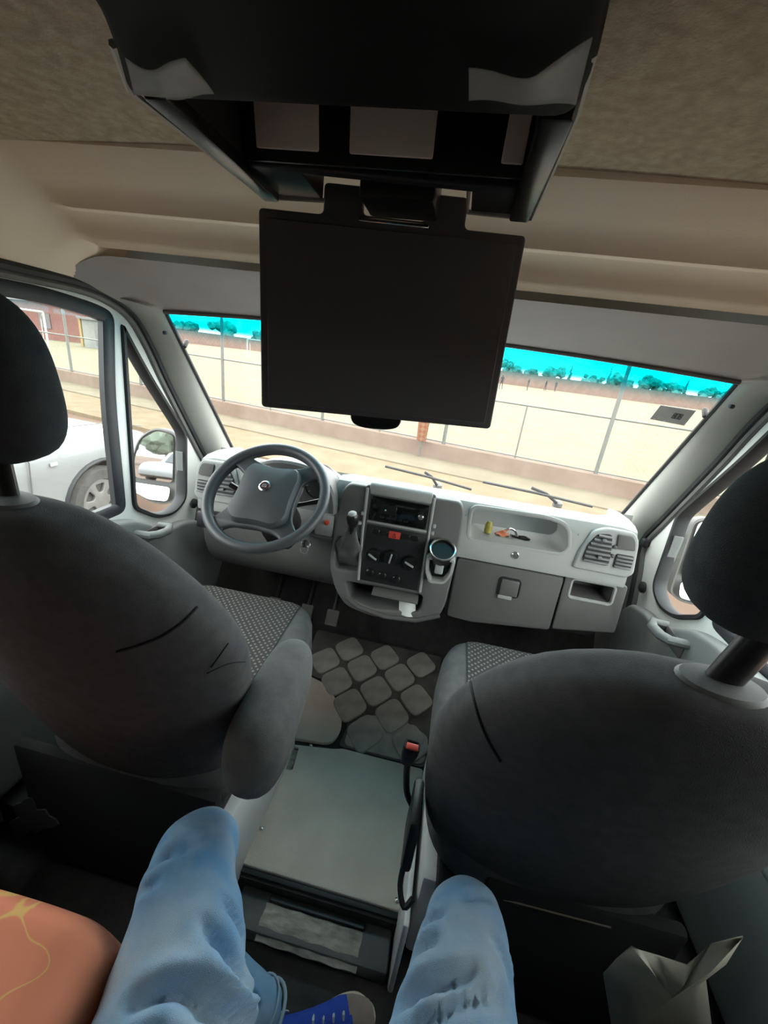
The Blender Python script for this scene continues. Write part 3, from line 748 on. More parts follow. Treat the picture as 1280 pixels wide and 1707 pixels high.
g = G(); g.plate(rear, [], .018, .004, MXY(1.484), res=3); g.build('rear_cover', mat('matt_black_plastic', (9, 9, 10), .7, (12, 11, 12), 10, spec=.15), ov)
g = G(); g.rbox((-.013, 0, 0), (.306, .004, .098), .001, 1, Matrix.Translation((0, .516, 1.536)) @ Matrix.Rotation(math.radians(12), 4, 'X')); g.build('recess_panel', SATIN, ov)
PALE = mat('painted_recess_reflection', (232, 216, 196), .5, (236, 221, 202), 8)  # pale pads paint the blurred reflections on the recess wall
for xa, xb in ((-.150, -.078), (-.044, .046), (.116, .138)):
    g = G(); g.rbox(((xa + xb) / 2, -.004, .002), (xb - xa, .004, .080), .002, 2, Matrix.Translation((0, .516, 1.536)) @ Matrix.Rotation(math.radians(12), 4, 'X')); g.build('recess_reflection', PALE, ov)
RIMM = mat('lit_housing_edge', (150, 142, 132), .4, (160, 152, 142), 10)  # light caught by the black housing's lip, put into a paler colour
for path in ([(-.160, .33, 1.478), (-.195, .386, 1.48), (-.1905, .622, 1.484), (-.105, .624, 1.486)], [(.156, .325, 1.478), (.1625, .386, 1.48), (.1665, .622, 1.484), (.086, .624, 1.486), (.086, .555, 1.49)]):
    g = G(); g.tube(path, .0028, 6); g.build('edge_lip', RIMM, ov)
for sx in (-1, 1):
    x0, x1 = (-.188, -.166) if sx < 0 else (.139, .163)
    g = G(); g.rbox(((x0 + x1) / 2, .505, 1.484), (x1 - x0, .225, .014), .003, 2); g.build('side_rail', SATIN, ov)
g = G(); g.rbox((.003, .597, 1.498), (.092, .070, .05), .006, 2); g.build('hinge_block', SATIN, ov)
for x in (.024, -.057):
    g = G(); g.lathe([(.010, .004), (.010, 0), (.007, -.004), (.001, -.005)], 16, Matrix.Translation((x, .362, 1.481))); g.build('screw', CHROME if x > 0 else SATIN, ov)
# the screen itself, turned a little
MT = Matrix.Translation((-.0125, .652, 1.342)) @ Matrix.Rotation(math.radians(9.5), 4, 'Z') @ Matrix.Rotation(math.radians(-1.5), 4, 'Y')
g = G(); g.plate(rpoly([(-.182, -.133), (.186, -.133), (.186, .132), (.100, .132), (.100, .168), (.046, .168), (.046, .136), (-.040, .136), (-.040, .168), (-.094, .168), (-.094, .132), (-.182, .132)], .007), [], .020, .003, MT @ Matrix.Rotation(math.radians(90), 4, 'X'))
CASE = mat('dark_case_plastic', (96, 95, 96), .45, (100, 99, 100), 6)
scr = g.build('screen_case', CASE, ov)
LCD = mat('dark_lcd_panel', (104, 103, 104), .4, (108, 107, 108), 4)
g = G(); g.rbox((.002, -.0105, -.002), (.345, .003, .245), .001, 1, MT); g.build('display', LCD, scr)
g = G(); g.rbox((0, 0, 0), (.096, .004, .005), .001, 1, MT @ Matrix.Translation((.003, -.011, .130))); g.build('slit_light_strip', CHROME, ov)  # bright strip added in place of light showing through the hinge gap
lip = rpoly([(-.042, -.130), (.044, -.130), (.038, -.146), (.018, -.151), (-.018, -.151), (-.036, -.146)], .008)
g = G(); g.plate(lip, [], .018, .003, MT @ Matrix.Rotation(math.radians(90), 4, 'X')); g.build('handle_lip', SATIN, scr)
# loose clear protective film on the rear cover
FILM = bpy.data.materials.new('clear_protective_film'); FILM.use_nodes = True; t, b = nodes(FILM)
b.inputs['Base Color'].default_value = (.62, .61, .58, 1); b.inputs['Roughness'].default_value = .4; b.inputs['Alpha'].default_value = .28
def film1(u, v):
    x = lerp(lerp(-.180, -.145, v), lerp(-.108, -.098, v), u); y = lerp(.372, .322, v)
    return (x, y + .004 * math.sin(u * 5), 1.471 - .004 * math.sin(math.pi * u) * v - .004 * v * v + .001 * math.sin(8 * u + 3 * v))
def film2(u, v):
    x = lerp(.086, lerp(.157, .150, v), u); y = lerp(.360, lerp(.322, .296, max(0, u - .6) / .4), v)
    return (x, y, 1.471 - .003 * math.sin(math.pi * u) * v - .003 * v * v + .001 * math.sin(9 * u))
for fn, lb in ((film1, None), (film2, None)):
    g = G(); g.grid(fn, 16, 8); fo = g.build('protective_film', FILM, ov, label='clear plastic film')
    md = fo.modifiers.new('thick', 'SOLIDIFY'); md.thickness = .0006; apply_mods(fo)

# ================================================================== SEATS
DOT = bpy.data.materials.new('dotted_seat_cloth'); DOT.use_nodes = True; t, b = nodes(DOT)
b.inputs['Roughness'].default_value = .9; b.inputs['Specular IOR Level'].default_value = .2
tc = t.nodes.new('ShaderNodeTexCoord'); mp = t.nodes.new('ShaderNodeMapping'); mp.inputs['Rotation'].default_value = (0, 0, math.radians(45)); mp.inputs['Scale'].default_value = (74, 74, 74)
t.links.new(tc.outputs['Object'], mp.inputs['Vector'])
vo = t.nodes.new('ShaderNodeTexVoronoi'); vo.inputs['Scale'].default_value = 1; vo.inputs['Randomness'].default_value = .15; vo.voronoi_dimensions = '2D'
t.links.new(mp.outputs['Vector'], vo.inputs['Vector'])
cr = t.nodes.new('ShaderNodeValToRGB'); cr.color_ramp.elements[0].position = .20; cr.color_ramp.elements[0].color = C(116, 113, 104); cr.color_ramp.elements[1].position = .30; cr.color_ramp.elements[1].color = C(62, 60, 61)
t.links.new(vo.outputs['Distance'], cr.inputs['Fac']); t.links.new(cr.outputs['Color'], b.inputs['Base Color'])

def seat(sx, name, lab, hw, zt, hr, arm):
    cx = sx * .472
    s_ = thing(name, (cx, .72, 0), lab, 'seat')
    # backrest
    def yc(z): return .625 - (z - .35) * .27
    zs = [(zt - .0 + 0, 0)]
    loops = []
    for (z, a, b_) in hw:
        L = superloop(cx, yc(z), z, a, b_, 2.7, 56)
        L = [(x, y + .03 * ((x - cx) / .3) ** 2 + .012 * math.cos((x - cx) / .3 * 1.5) * (-1 if y < yc(z) else 0), z_) for x, y, z_ in L]
        loops.append(L)
    g = G(); g.loft(loops); back = g.build('backrest', SEATF, s_, angle=60)
    md = back.modifiers.new('sub', 'SUBSURF'); md.levels = 1; md.render_levels = 1; apply_mods(back); back.data.shade_smooth()
    # cushion
    loops = []
    for (z, k) in ((.285, .93), (.30, .985), (.36, 1.0), (.41, .99), (.435, .965), (.448, .92), (.455, .84), (.452, .5), (.448, .1)):
        loops.append([(x, y, zz + (.012 * ((x - cx) / .26) ** 2 + .02 * max(0, (y - .9) / .3) if zz > .4 else 0)) for x, y, zz in superloop(cx, .855, z, .268 * k, .315 * k, 4.2, 56)])
    g = G(); g.loft(loops); cu = g.build('cushion', ARMF, s_, angle=60)
    bv = surf(cu)
    def ins(u, v):
        x = cx + lerp(-.185, .185, u); y = lerp(.60, 1.135, v)
        h = bv.ray_cast(Vector((x, y, 1.2)), Vector((0, 0, -1)))[0]
        return (x, y, (h.z if h else .44) + .004)
    g = G(); g.grid(ins, 24, 30); g.build('cushion_insert', DOT, s_)
    # pedestal
    px0 = cx - sx * .262; 
    g = G(); g.rbox((cx, .765, .125), (.50, .42, .29), .012, 2); g.build('pedestal', PEDM, s_)
    g = G(); g.rbox((cx + (-.03 if sx < 0 else .06), .548, .15), (.52 if sx < 0 else .38, .03, .42), .012, 2); g.build('rear_cover', mat('black_seat_cover', (16, 16, 18), .95, (20, 20, 22), 20), s_)
    g = G(); g.rbox((cx, .79, .27), (.44, .5, .05), .01, 2); g.build('slide_frame', BLACKP, s_)
    # headrest
    hx, hy, z0, z1 = hr
    loops = []
    for t_ in range(13):
        q = t_ / 12; z = lerp(z0, z1, q); k = (1 - abs(2 * q - 1) ** 3.2) ** .42
        wd = lerp(.106, .116, math.sin(math.pi * min(1, q * 1.1)) ** .6) * (1 - .12 * q)
        loops.append(superloop(hx, hy - .02 * (q - .5), z, max(.02, wd * max(.25, k)), max(.012, .052 * k), 2.8, 44))
    g = G(); g.loft(loops); h_ = g.build('headrest', HRF, s_, angle=60)
    md = h_.modifiers.new('sub', 'SUBSURF'); md.levels = 1; md.render_levels = 1; apply_mods(h_); h_.data.shade_smooth()
    g = G(); g.tube([(hx - sx * .0, hy + .005, z0 + .03), (cx + sx * .008, yc(zt) , zt - .02)], .021, 14, flat=.6, up=(1, 0, 0)); g.build('post', SATIN, h_)
    g = G(); g.loft([superloop(cx + sx * .008, yc(zt) - .005, z, a, b_, 2, 28) for z, a, b_ in ((zt - .014, .052, .034), (zt - .004, .052, .034), (zt + .002, .046, .029), (zt + .004, .024, .016))]); g.build('post_collar', DASHD, h_)
    return s_, back
LHW = [(.325, .16, .05), (.335, .21, .065), (.40, .235, .075), (.50, .255, .082), (.65, .285, .085), (.77, .300, .082), (.85, .280, .078), (.92, .238, .072), (.985, .185, .064), (1.03, .125, .052), (1.05, .075, .038), (1.055, .02, .012)]
RHW = [(.295, .17, .05), (.305, .235, .065), (.38, .268, .075), (.50, .287, .082), (.62, .296, .085), (.73, .294, .082), (.81, .272, .078), (.88, .235, .072), (.935, .190, .064), (.968, .135, .052), (.985, .08, .038), (.990, .02, .012)]
sl, bl = seat(-1, 'driver_seat', 'charcoal cloth driver seat with lowered armrest behind the steering wheel', LHW, 1.055, (-.508, .45, 1.095, 1.335), True)
sr, br = seat(1, 'passenger_seat', 'charcoal cloth passenger seat behind the glovebox', RHW, .990, (.508, .45, 1.050, 1.285), False)
def on_surface(o, pxs, lift=.001):
    bv = surf(o); out = []
    for p in pxs:
        d = pix(*p).normalized(); h = bv.ray_cast(CAMP, d)
        if h[0] is not None: out.append(h[0] + h[1] * lift * (1 if h[1].dot(d) < 0 else -1))
    return out
for o, s_, paths in ((bl, sl, [[(328, 1012), (305, 1036), (270, 1060), (230, 1076), (195, 1086)], [(380, 1072), (362, 1098), (352, 1112)], [(408, 1103), (380, 1106), (345, 1122)]]), (br, sr, [[(784, 1132), (790, 1162), (800, 1200), (815, 1236), (834, 1268)]])):
    for k, pth in enumerate(paths):
        pts = on_surface(o, [tuple(p)[:2] for p in smooth_path([(a, b_, 0) for a, b_ in pth], 4)])
        if len(pts) > 2:
            g = G(); g.tube(pts, .0022 if k == 0 else .0010, 6); g.build('seam', SEAM, s_)
# armrest on the driver seat
g = G(); loops = []
A0 = Vector((-.132, .430, .585)); A1 = Vector((-.150, .755, .640))
for k in range(15):
    q = k / 14; c = A0.lerp(A1, q); e = (1 - abs(2 * q - 1) ** 4) ** .5; hwid = lerp(.066, .052, q) * max(.18, e); hh = lerp(.082, .05, q) * max(.18, e)
    loops.append([(c.x + hwid * math.copysign(abs(math.cos(a)) ** .8, math.cos(a)), c.y, c.z + hh * math.copysign(abs(math.sin(a)) ** .8, math.sin(a))) for a in [2 * math.pi * j / 32 for j in range(32)]])
g.loft(loops); am = g.build('armrest', ARMF, sl, angle=60)
md = am.modifiers.new('sub', 'SUBSURF'); md.levels = 1; md.render_levels = 1; apply_mods(am); am.data.shade_smooth()
# worn light patch low on the back of the driver seat
P = [at_y(50 + 34 * (1 + .28 * math.sin(3 * q + 1) + .16 * math.sin(7 * q)) * math.cos(q), 1366 + 27 * (1 + .28 * math.sin(3 * q + 1) + .16 * math.sin(7 * q)) * math.sin(q), .530) for q in [2 * math.pi * k / 28 for k in range(28)]]
g = G(); N = len(P); cc = sum(P, Vector()) / N + Vector((0, -.004, 0)); g.add(P + [p + Vector((0, .004, 0)) for p in P] + [cc], [(i, (i + 1) % N, 2 * N) for i in range(N)] + [(i, N + i, N + (i + 1) % N, (i + 1) % N) for i in range(N)]); g.build('worn_patch', DASHD, sl)
# passenger seat: recliner cover, rod
g = G(); g.rbox((.180, .575, .40), (.022, .10, .15), .008, 2); g.build('recliner_cover', BLACKP, sr)
g = G(); g.tube(smooth_path([(.178, .55, .33), (.176, .525, .285), (.19, .50, .265), (.205, .51, .28)], 4), .006, 8); g.build('recliner_loop', BLACKP, sr)
g = G(); g.tube([at_y(838, 1499, .535), at_y(1018, 1546, .52)], .0028, 6); g.build('rear_rod', CHROME, sr)
g = G(); g.rbox((.204, .66, .06), (.014, .32, .28), .006, 2); g.build('side_panel', mat('white_side_panel', (214, 214, 212), .6, (222, 222, 219), 5), sr)
# belt buckle
bk = thing('seat_belt_buckle', (.155, .60, .36), 'black seat belt buckle with red button beside the passenger seat', 'buckle')
MB_ = Matrix.Translation((.147, .60, .572)) @ Matrix.Rotation(math.radians(14), 4, 'X') @ Matrix.Rotation(math.radians(4), 4, 'Y')
g = G(); g.loft([superloop(0, 0, z, a, b_, 4, 24) for z, a, b_ in ((-.05, .009, .007), (-.045, .012, .008), (.0, .0165, .011), (.022, .016, .011), (.024, .015, .010))], M=MB_); g.build('case', BLACKP, bk)
g = G(); g.rbox((0, -.004, .0255), (.024, .013, .005), .002, 2, MB_); g.build('button', RED, bk)
g = G(); g.rbox((0, .007, .0255), (.022, .003, .003), .001, 1, MB_); g.build('slot', SATIN, bk)
g = G(); g.tube(smooth_path([(.147, .612, .525), (.150, .618, .48), (.160, .612, .43), (.185, .60, .40)], 5), .007, 8); g.build('stalk', BLACKP, bk)

# bench the photographer sits on
bn = thing('bench_seat', (0, -.35, -.08), 'dark rear bench seat at the bottom of the picture', 'seat')
g = G(); g.rbox((-.05, -.30, .27), (1.5, .55, .16), .05, 4); g.build('cushion', BENCH, bn)
g = G(); g.rbox((-.05, -.62, .62), (1.5, .14, .75), .05, 4, Matrix.Identity(4)); g.build('backrest', BENCH, bn)
g = G(); g.rbox((-.05, -.34, .055), (1.3, .42, .27), .01, 1); g.build('base', BLACKP, bn)

# ================================================================== DOOR MIRRORS
def door_mirror(sx, lab):
    n = Vector((.095 * -sx, -.985, .150)).normalized(); b_ = (Vector((0, 0, 1)) - n * n.z).normalized(); a = b_.cross(n)
    c = Vector((sx * 1.185, 1.60, .715))
    M = Matrix(((a.x, b_.x, n.x, c.x), (a.y, b_.y, n.y, c.y), (a.z, b_.z, n.z, c.z), (0, 0, 0, 1)))
    k = 1 if a.x * sx > 0 else -1      # local +x points outwards when k = 1
    o = thing('door_mirror', (c.x, c.y, .53), lab, 'mirror')
    out = rpoly([(k * x, y) for x, y in ((-.105, -.15), (-.105, .165), (0, .175), (.075, .12), (.108, .02), (.105, -.13), (.02, -.178), (-.06, -.176))], .04, 5)
    if k < 0: out = out[::-1]
    L = lambda s_, h: [(p[0] * s_, p[1] * s_, h) for p in out]
    g = G(); g.loft([L(.94, -.002), L(.955, .010), L(1.0, .008), L(1.0, -.03), L(.92, -.07), L(.7, -.10), L(.3, -.11)], M=M); g.build('housing', DASHD, o)
    up = rpoly([(k * x, y) for x, y in ((-.088, -.068), (-.088, .15), (-.01, .158), (.06, .112), (.092, .02), (.092, -.068))], .02)
    g = G(); g.plate(up, [], .004, 0, M @ Matrix.Translation((0, 0, .009))); g.build('mirror_glass', MIRROR, o)
    lo = rpoly([(k * x, y) for x, y in ((-.088, -.090), (.092, -.090), (.085, -.130), (.01, -.158), (-.08, -.155))], .02)
    g = G(); g.plate(lo, [], .004, 0, M @ Matrix.Translation((0, 0, .009)) @ Matrix.Rotation(math.radians(-8), 4, 'X') @ Matrix.Translation((0, 0, .002))); g.build('wide_angle_glass', MIRROR, o)
    for z in (.62, .80):
        g = G(); g.tube([(sx * .99, 1.60, z - .02), (sx * 1.11, 1.69, z)], .014, 8); g.build('bracket', DASHD, o)
door_mirror(-1, 'left door mirror with two panes seen through the quarter window')
door_mirror(1, 'right door mirror half hidden by the passenger headrest')

# windscreen card
def wpt(px, py, lift=.002):
    h = WS.ray_cast(CAMP, pix(px, py).normalized()); return h[0] - pix(px, py).normalized() * lift
CARD = mat('grey_windscreen_card', (150, 151, 147), .7, (160, 161, 156), 30)
INK = mat('dark_ink', (70, 74, 68), .8)
q = [wpt(1083, 698), wpt(1101, 675), wpt(1160, 684), wpt(1140, 709)]
cd_ = thing('windscreen_card', tuple(q[0]), 'grey permit card stuck inside the right of the windscreen', 'card')
g = G(); nn = Vector((0, -.0015, -.001)); g.add(q + [p + nn for p in q], [(0, 1, 2, 3), (7, 6, 5, 4), (0, 4, 5, 1), (1, 5, 6, 2), (2, 6, 7, 3), (3, 7, 4, 0)]); g.build('card', CARD, cd_, smooth=False)
def cp(u, v): return (q[0].lerp(q[3], u)).lerp(q[1].lerp(q[2], u), v) + nn * 1.6
for k in range(3):   # three figures of a number
    u0 = .52 + .09 * k
    P = [cp(u0, .34), cp(u0, .66), cp(u0 + .06, .66), cp(u0 + .06, .34)]
    g = G(); g.tube(P, .0012, 5, closed=True); g.build('figure', INK, cd_)
    if k != 1: g = G(); g.tube([cp(u0, .5), cp(u0 + .06, .5)], .0012, 5); g.build('figure', INK, cd_)
for u in (.12, .40):
    g = G(); g.lathe([(.0035, -.0005), (.0035, .0005)], 10, Matrix.Translation(cp(u, .08))); g.build('hole', PAPER, cd_)

# ================================================================== PERSON (the photographer's legs)
def limb(g, pts, n=28):
    """closed tube with its own elliptical radius at every point: (x, y, z, rx, rz)"""
    P = smooth_path([p[:3] for p in pts], 5); R = smooth_path([(p[3], p[4], 0) for p in pts], 5); loops = []
    for i, c in enumerate(P):
        a = P[max(0, i - 1)]; b_ = P[min(len(P) - 1, i + 1)]; t_ = (b_ - a).normalized()
        u = Vector((1, 0, 0)); u = (u - t_ * u.dot(t_)).normalized(); v = t_.cross(u)
        loops.append([c + u * math.cos(q_) * R[i].x + v * math.sin(q_) * R[i].y for q_ in [2 * math.pi * k / n for k in range(n)]])
    g.loft(loops)
LEGL = [(-.005, -.26, .435, .085, .085), (-.035, -.10, .445, .105, .095), (-.082, .12, .445, .103, .090), (-.140, .28, .448, .088, .080), (-.190, .385, .450, .070, .070), (-.196, .425, .405, .064, .066)]
SHL = [(-.192, .385, .43, .060, .062), (-.205, .375, .31, .060, .062), (-.165, .365, .15, .056, .058), (-.045, .372, .030, .055, .052)]
LEGR = [(.205, -.26, .435, .085, .085), (.225, -.10, .445, .103, .095), (.248, .12, .445, .100, .090), (.268, .30, .448, .083, .078), (.280, .400, .450, .066, .068), (.283, .435, .405, .060, .064)]
SHR = [(.282, .41, .43, .060, .062), (.285, .40, .30, .060, .064), (.285, .37, .15, .054, .058), (.285, .345, .03, .052, .052)]
g = G()
for L in (LEGL, SHL, LEGR, SHR): limb(g, L)
limb(g, [(.10, -.36, .43, .17, .10), (.10, -.26, .45, .185, .12), (.10, -.18, .47, .17, .10)])
limb(g, [(.10, -.26, .42, .17, .12), (.10, -.27, .55, .165, .12), (.10, -.28, .66, .155, .11), (.10, -.285, .70, .14, .10)])
person = g.build('person', JEANS, None, 'seated person in pale blue jeans seen from the lap down', 'person')
md = person.modifiers.new('rm', 'REMESH'); md.mode = 'VOXEL'; md.voxel_size = .007; apply_mods(person)
md = person.modifiers.new('sm', 'SMOOTH'); md.iterations = 14; md.factor = .6; apply_mods(person)
if not person.data.materials: person.data.materials.append(JEANS)
# cloth folds
FOLDS = [  # (polyline in picture pixels on the leg, depth, width)
    ([(262, 1440), (280, 1426), (312, 1418)], .007, .010), ([(222, 1494), (240, 1484), (262, 1474)], .006, .009),
    ([(222, 1672), (262, 1656), (305, 1652), (345, 1672), (395, 1707), (420, 1740)], .014, .014),
    ([(338, 1540), (362, 1580), (388, 1620), (418, 1680)], .010, .012), ([(372, 1500), (392, 1545), (408, 1580)], .006, .009), ([(365, 1615), (390, 1650), (425, 1690)], .007, .010),
    ([(300, 1690), (340, 1700), (380, 1735)], .008, .012),
    ([(628, 1712), (680, 1672), (730, 1645), (790, 1625)], .014, .014), ([(668, 1590), (700, 1555), (740, 1520)], .007, .010), ([(655, 1640), (690, 1600), (728, 1570)], .006, .009),
    ([(700, 1720), (760, 1680), (830, 1660)], .008, .012), ([(770, 1500), (800, 1495), (830, 1500)], .004, .009), ([(820, 1560), (840, 1600), (850, 1640)], .005, .010)]
bv = surf(person); po = ORG[person.name]
segs = []
for pl_, dp_, wd_ in FOLDS:
    P3 = []
    for p in smooth_path([(a, b_, 0) for a, b_ in pl_], 5):
        d = pix(p.x, p.y).normalized(); h = bv.ray_cast(CAMP, d)
        if h[0] is not None: P3.append(h[0] - po)
    if len(P3) > 1: segs.append((P3, dp_, wd_))
person.data.calc_loop_triangles()
nrm = [v.normal.copy() for v in person.data.vertices]
for v, n_ in zip(person.data.vertices, nrm):
    c = v.co; disp = .004 * noise.noise(Vector((c.x * 9, c.y * 22, c.z * 14))) + .002 * noise.noise(Vector((c.x * 30, c.y * 34, c.z * 30)))
    if c.y + po.y > -.1:
        for P3, dp_, wd_ in segs:
            best = 1e9; tpos = 0
            for i, p in enumerate(P3):
                d2 = (p - c).length_squared
                if d2 < best: best = d2; tpos = i / (len(P3) - 1)
            if best < (3.5 * wd_) ** 2:
                d_ = math.sqrt(best); fade = math.sin(math.pi * min(1, max(0, .12 + .76 * tpos)))
                disp += fade * 2.0 * dp_ * (-math.exp(-(d_ / wd_ * 1.4) ** 2) + .55 * math.exp(-((d_ - 1.5 * wd_) / wd_) ** 2))
    v.co = c + n_ * disp
person.data.shade_smooth()
# denim: fade and weave
t, b = nodes(JEANS)
# hems, side seams
def band(name, pts, r, mt_, par):
    g = G(); g.tube(pts, r, 8, closed=True); return g.build(name, mt_, par)
STITCH = mat('pale_denim_seam', (150, 172, 186), .9, (170, 186, 194), 30)
lt = (Vector(SHL[-1][:3]) - Vector(SHL[-2][:3])).normalized(); lu = (Vector((1, 0, 0)) - lt * lt.x).normalized(); lv = lt.cross(lu); lc = Vector(SHL[-1][:3])
for off, rr in ((-.006, .0035), (-.026, .0022)):
    band('hem', [lc + lt * off + lu * .057 * math.cos(k * math.pi / 16) + lv * .054 * math.sin(k * math.pi / 16) for k in range(32)], rr, STITCH, person)
# shirt hem
SHIRT = mat('dark_shirt_cloth', (40, 42, 48), .95, (48, 50, 56), 30)
g = G(); limb(g, [(.10, -.27, .60, .172, .127), (.10, -.28, .68, .166, .122), (.10, -.285, .72, .15, .11)]); g.build('shirt_hem', SHIRT, person)
# sneakers
BLUE = mat('royal_blue_canvas', (38, 74, 178), .8, (46, 84, 190), 40, bump=.3, bscale=900)
def sneaker(heel, toe, zf, upper_m, lab):
    d = Vector((toe[0] - heel[0], toe[1] - heel[1], 0)); Ln = d.length; d.normalize(); sd = Vector((d.y, -d.x, 0)); o0 = Vector((heel[0], heel[1], zf))
    M = Matrix(((d.x, sd.x, 0, o0.x), (d.y, sd.y, 0, o0.y), (0, 0, 1, o0.z), (0, 0, 0, 1)))
    def sole(k, z): return [(p[0], p[1] * k, z) for p in rpoly([(0, -.030), (.10, -.032), (.19, -.046), (Ln - .03, -.042), (Ln, -.012), (Ln, .012), (Ln - .03, .038), (.19, .042), (.10, .030), (0, .030)], .03, 4)]
    g = G(); g.loft([sole(.96, 0), sole(1.0, .004), sole(1.0, .028), sole(.97, .031)], M=M); so = g.build('sneaker_sole', CREAM, person)
    def up(x): 
        h = interp([(0, .10), (.06, .105), (.10, .095), (.14, .075), (.19, .062), (Ln - .02, .045), (Ln, .03)], x); w_ = interp([(0, .024), (.03, .029), (.10, .029), (.18, .041), (Ln - .04, .038), (Ln - .01, .024), (Ln, .01)], x)
        return [(x, w_ * math.copysign(abs(math.cos(a)) ** .8, math.cos(a)), .026 + (h - .026) * max(0, math.sin(a)) ** .75) for a in [math.pi * k / 16 for k in range(17)]]
    xs_ = [0, .01, .03, .06, .09, .12, .15, .18, .20, Ln - .06]
    g = G(); g.loft([up(x) for x in xs_], M=M); u_ = g.build('sneaker_upper', upper_m, person, label=lab)
    g = G(); g.loft([up(x) for x in (Ln - .06, Ln - .045, Ln - .03, Ln - .02, Ln - .01, Ln - .003)], M=M); g.build('toe_cap', TAN, person)
    for k in range(4):
        x = .115 + .022 * k; h = up(x)[8][2]
        g = G(); g.tube([(x + .004, -.018, h - .012), (x, 0, h + .003), (x - .004, .018, h - .012)], .0028, 6, M=M); g.build('lace', PAPER, u_)
    g = G(); g.lathe([(.014, 0), (.014, .002), (.010, .003), (.009, .002), (.001, .002)], 20, M @ Matrix.Translation((.055, -.0285, .072)) @ Matrix.Rotation(math.radians(90), 4, 'X')); g.build('round_patch', PAPER, u_)
sneaker((-.055, .345), (.175, .455), -.08, BLUE, 'blue canvas upper')
sneaker((.285, .27), (.285, .53), -.08, BLUE, 'blue canvas upper')

# ================================================================== ORANGE CLOTH ON THE BENCH
ORC = bpy.data.materials.new('orange_patterned_cloth'); ORC.use_nodes = True; t, b = nodes(ORC); b.inputs['Roughness'].default_value = .85; b.inputs['Specular IOR Level'].default_value = .2
tc = t.nodes.new('ShaderNodeTexCoord'); mp = t.nodes.new('ShaderNodeMapping'); mp.inputs['Scale'].default_value = (9, 9, 9)
t.links.new(tc.outputs['Object'], mp.inputs['Vector'])
ns = t.nodes.new('ShaderNodeTexNoise'); ns.inputs['Scale'].default_value = .9; ns.inputs['Detail'].default_value = 1; ns.inputs['Distortion'].default_value = .6
t.links.new(mp.outputs['Vector'], ns.inputs['Vector'])
sb = t.nodes.new('ShaderNodeMath'); sb.operation = 'SUBTRACT'; sb.inputs[1].default_value = .52
ab = t.nodes.new('ShaderNodeMath'); ab.operation = 'ABSOLUTE'
t.links.new(ns.outputs['Fac'], sb.inputs[0]); t.links.new(sb.outputs[0], ab.inputs[0])
cr = t.nodes.new('ShaderNodeValToRGB'); cr.color_ramp.elements[0].position = .003; cr.color_ramp.elements[0].color = C(240, 196, 120); cr.color_ramp.elements[1].position = .007; cr.color_ramp.elements[1].color = C(240, 150, 118)
t.links.new(ab.outputs[0], cr.inputs['Fac']); t.links.new(cr.outputs['Color'], b.inputs['Base Color'])
def cloth(u, v):
    x = lerp(-.66, -.205, u); y = lerp(-.22, .285, v)
    z = .515 + .035 * math.cos((x + .40) * 7) + .012 * math.sin(9 * x + 11 * y)
    e = max(0, (u - .82) / .18); z -= .10 * e ** 2; x -= .03 * e * max(0, .75 - v)
    f = max(0, (v - .90) / .10); z -= .07 * f ** 2; y -= .01 * f
    x += (.04 * (v - 1) if u > .5 else 0) * (u - .5) * 2 * -1
    return (x, y, z)
g = G(); g.grid(cloth, 40, 40); oc = g.build('patterned_cloth', ORC, None, 'orange cloth with yellow vine pattern draped at the lower left', 'cloth')
md = oc.modifiers.new('thick', 'SOLIDIFY'); md.thickness = .004; apply_mods(oc)

# pale torn plastic behind the passenger seat
PLAS = mat('pale_grey_plastic_sheet', (150, 148, 134), .5, (172, 168, 152), 9)
POL = [(1005, 1622), (1030, 1602), (1050, 1568), (1068, 1588), (1098, 1594), (1142, 1600), (1190, 1580), (1236, 1556), (1205, 1600), (1176, 1628), (1182, 1707), (1184, 1790), (1030, 1790), (1018, 1707)]
g = G(); pts = [at_y(a, b_, .445) + Vector((0, .006 * math.sin(i * 2.3), 0)) for i, (a, b_) in enumerate(POL)]
ctr = sum(pts, Vector()) / len(pts) + Vector((0, -.012, 0))
mid = [p.lerp(ctr, .45) + Vector((0, -.006 * (i % 2), 0)) for i, p in enumerate(pts)]
N = len(pts); g.add(pts + mid + [ctr], [(i, (i + 1) % N, N + (i + 1) % N, N + i) for i in range(N)] + [(N + i, N + (i + 1) % N, 2 * N) for i in range(N)])
ps = g.build('plastic_sheet', PLAS, None, 'torn pale plastic sheet hanging behind the passenger seat', 'plastic sheet', angle=20)
md = ps.modifiers.new('thick', 'SOLIDIFY'); md.thickness = .003; apply_mods(ps)

# ================================================================== OUTSIDE
SAND = mat('pale_court_sand', (100, 96, 79), .95, (107, 103, 86), 1.2, bump=.3, bscale=8, spec=.05)
ROAD = mat('reddish_dirt_road', (86, 70, 60), .95, (94, 78, 68), .8, bump=.3, bscale=20, spec=.05)
VERGE = mat('dry_grass_verge', (98, 87, 70), .95, (109, 97, 80), 2.5, bump=.4, bscale=30, spec=.05)
PAVE = mat('pale_concrete_pavement', (98, 91, 77), .9, (105, 98, 84), 2, spec=.05)
WALLM = mat('pinkish_rendered_wall', (106, 92, 82), .9, (114, 100, 90), 3, bump=.2, bscale=30, spec=.05)
BRICK = mat('far_brick_wall', (104, 88, 80), .9, (113, 96, 88), 1, spec=.05)
FD = Vector((.976, -.218, 0)).normalized(); FN = Vector((.218, .976, 0)).normalized()   # along the fence, and away from the van
F0 = Vector((0, 8.63, 0))
def FP(s_, d, z): p = F0 + FD * s_ + FN * d; return Vector((p.x, p.y, z))
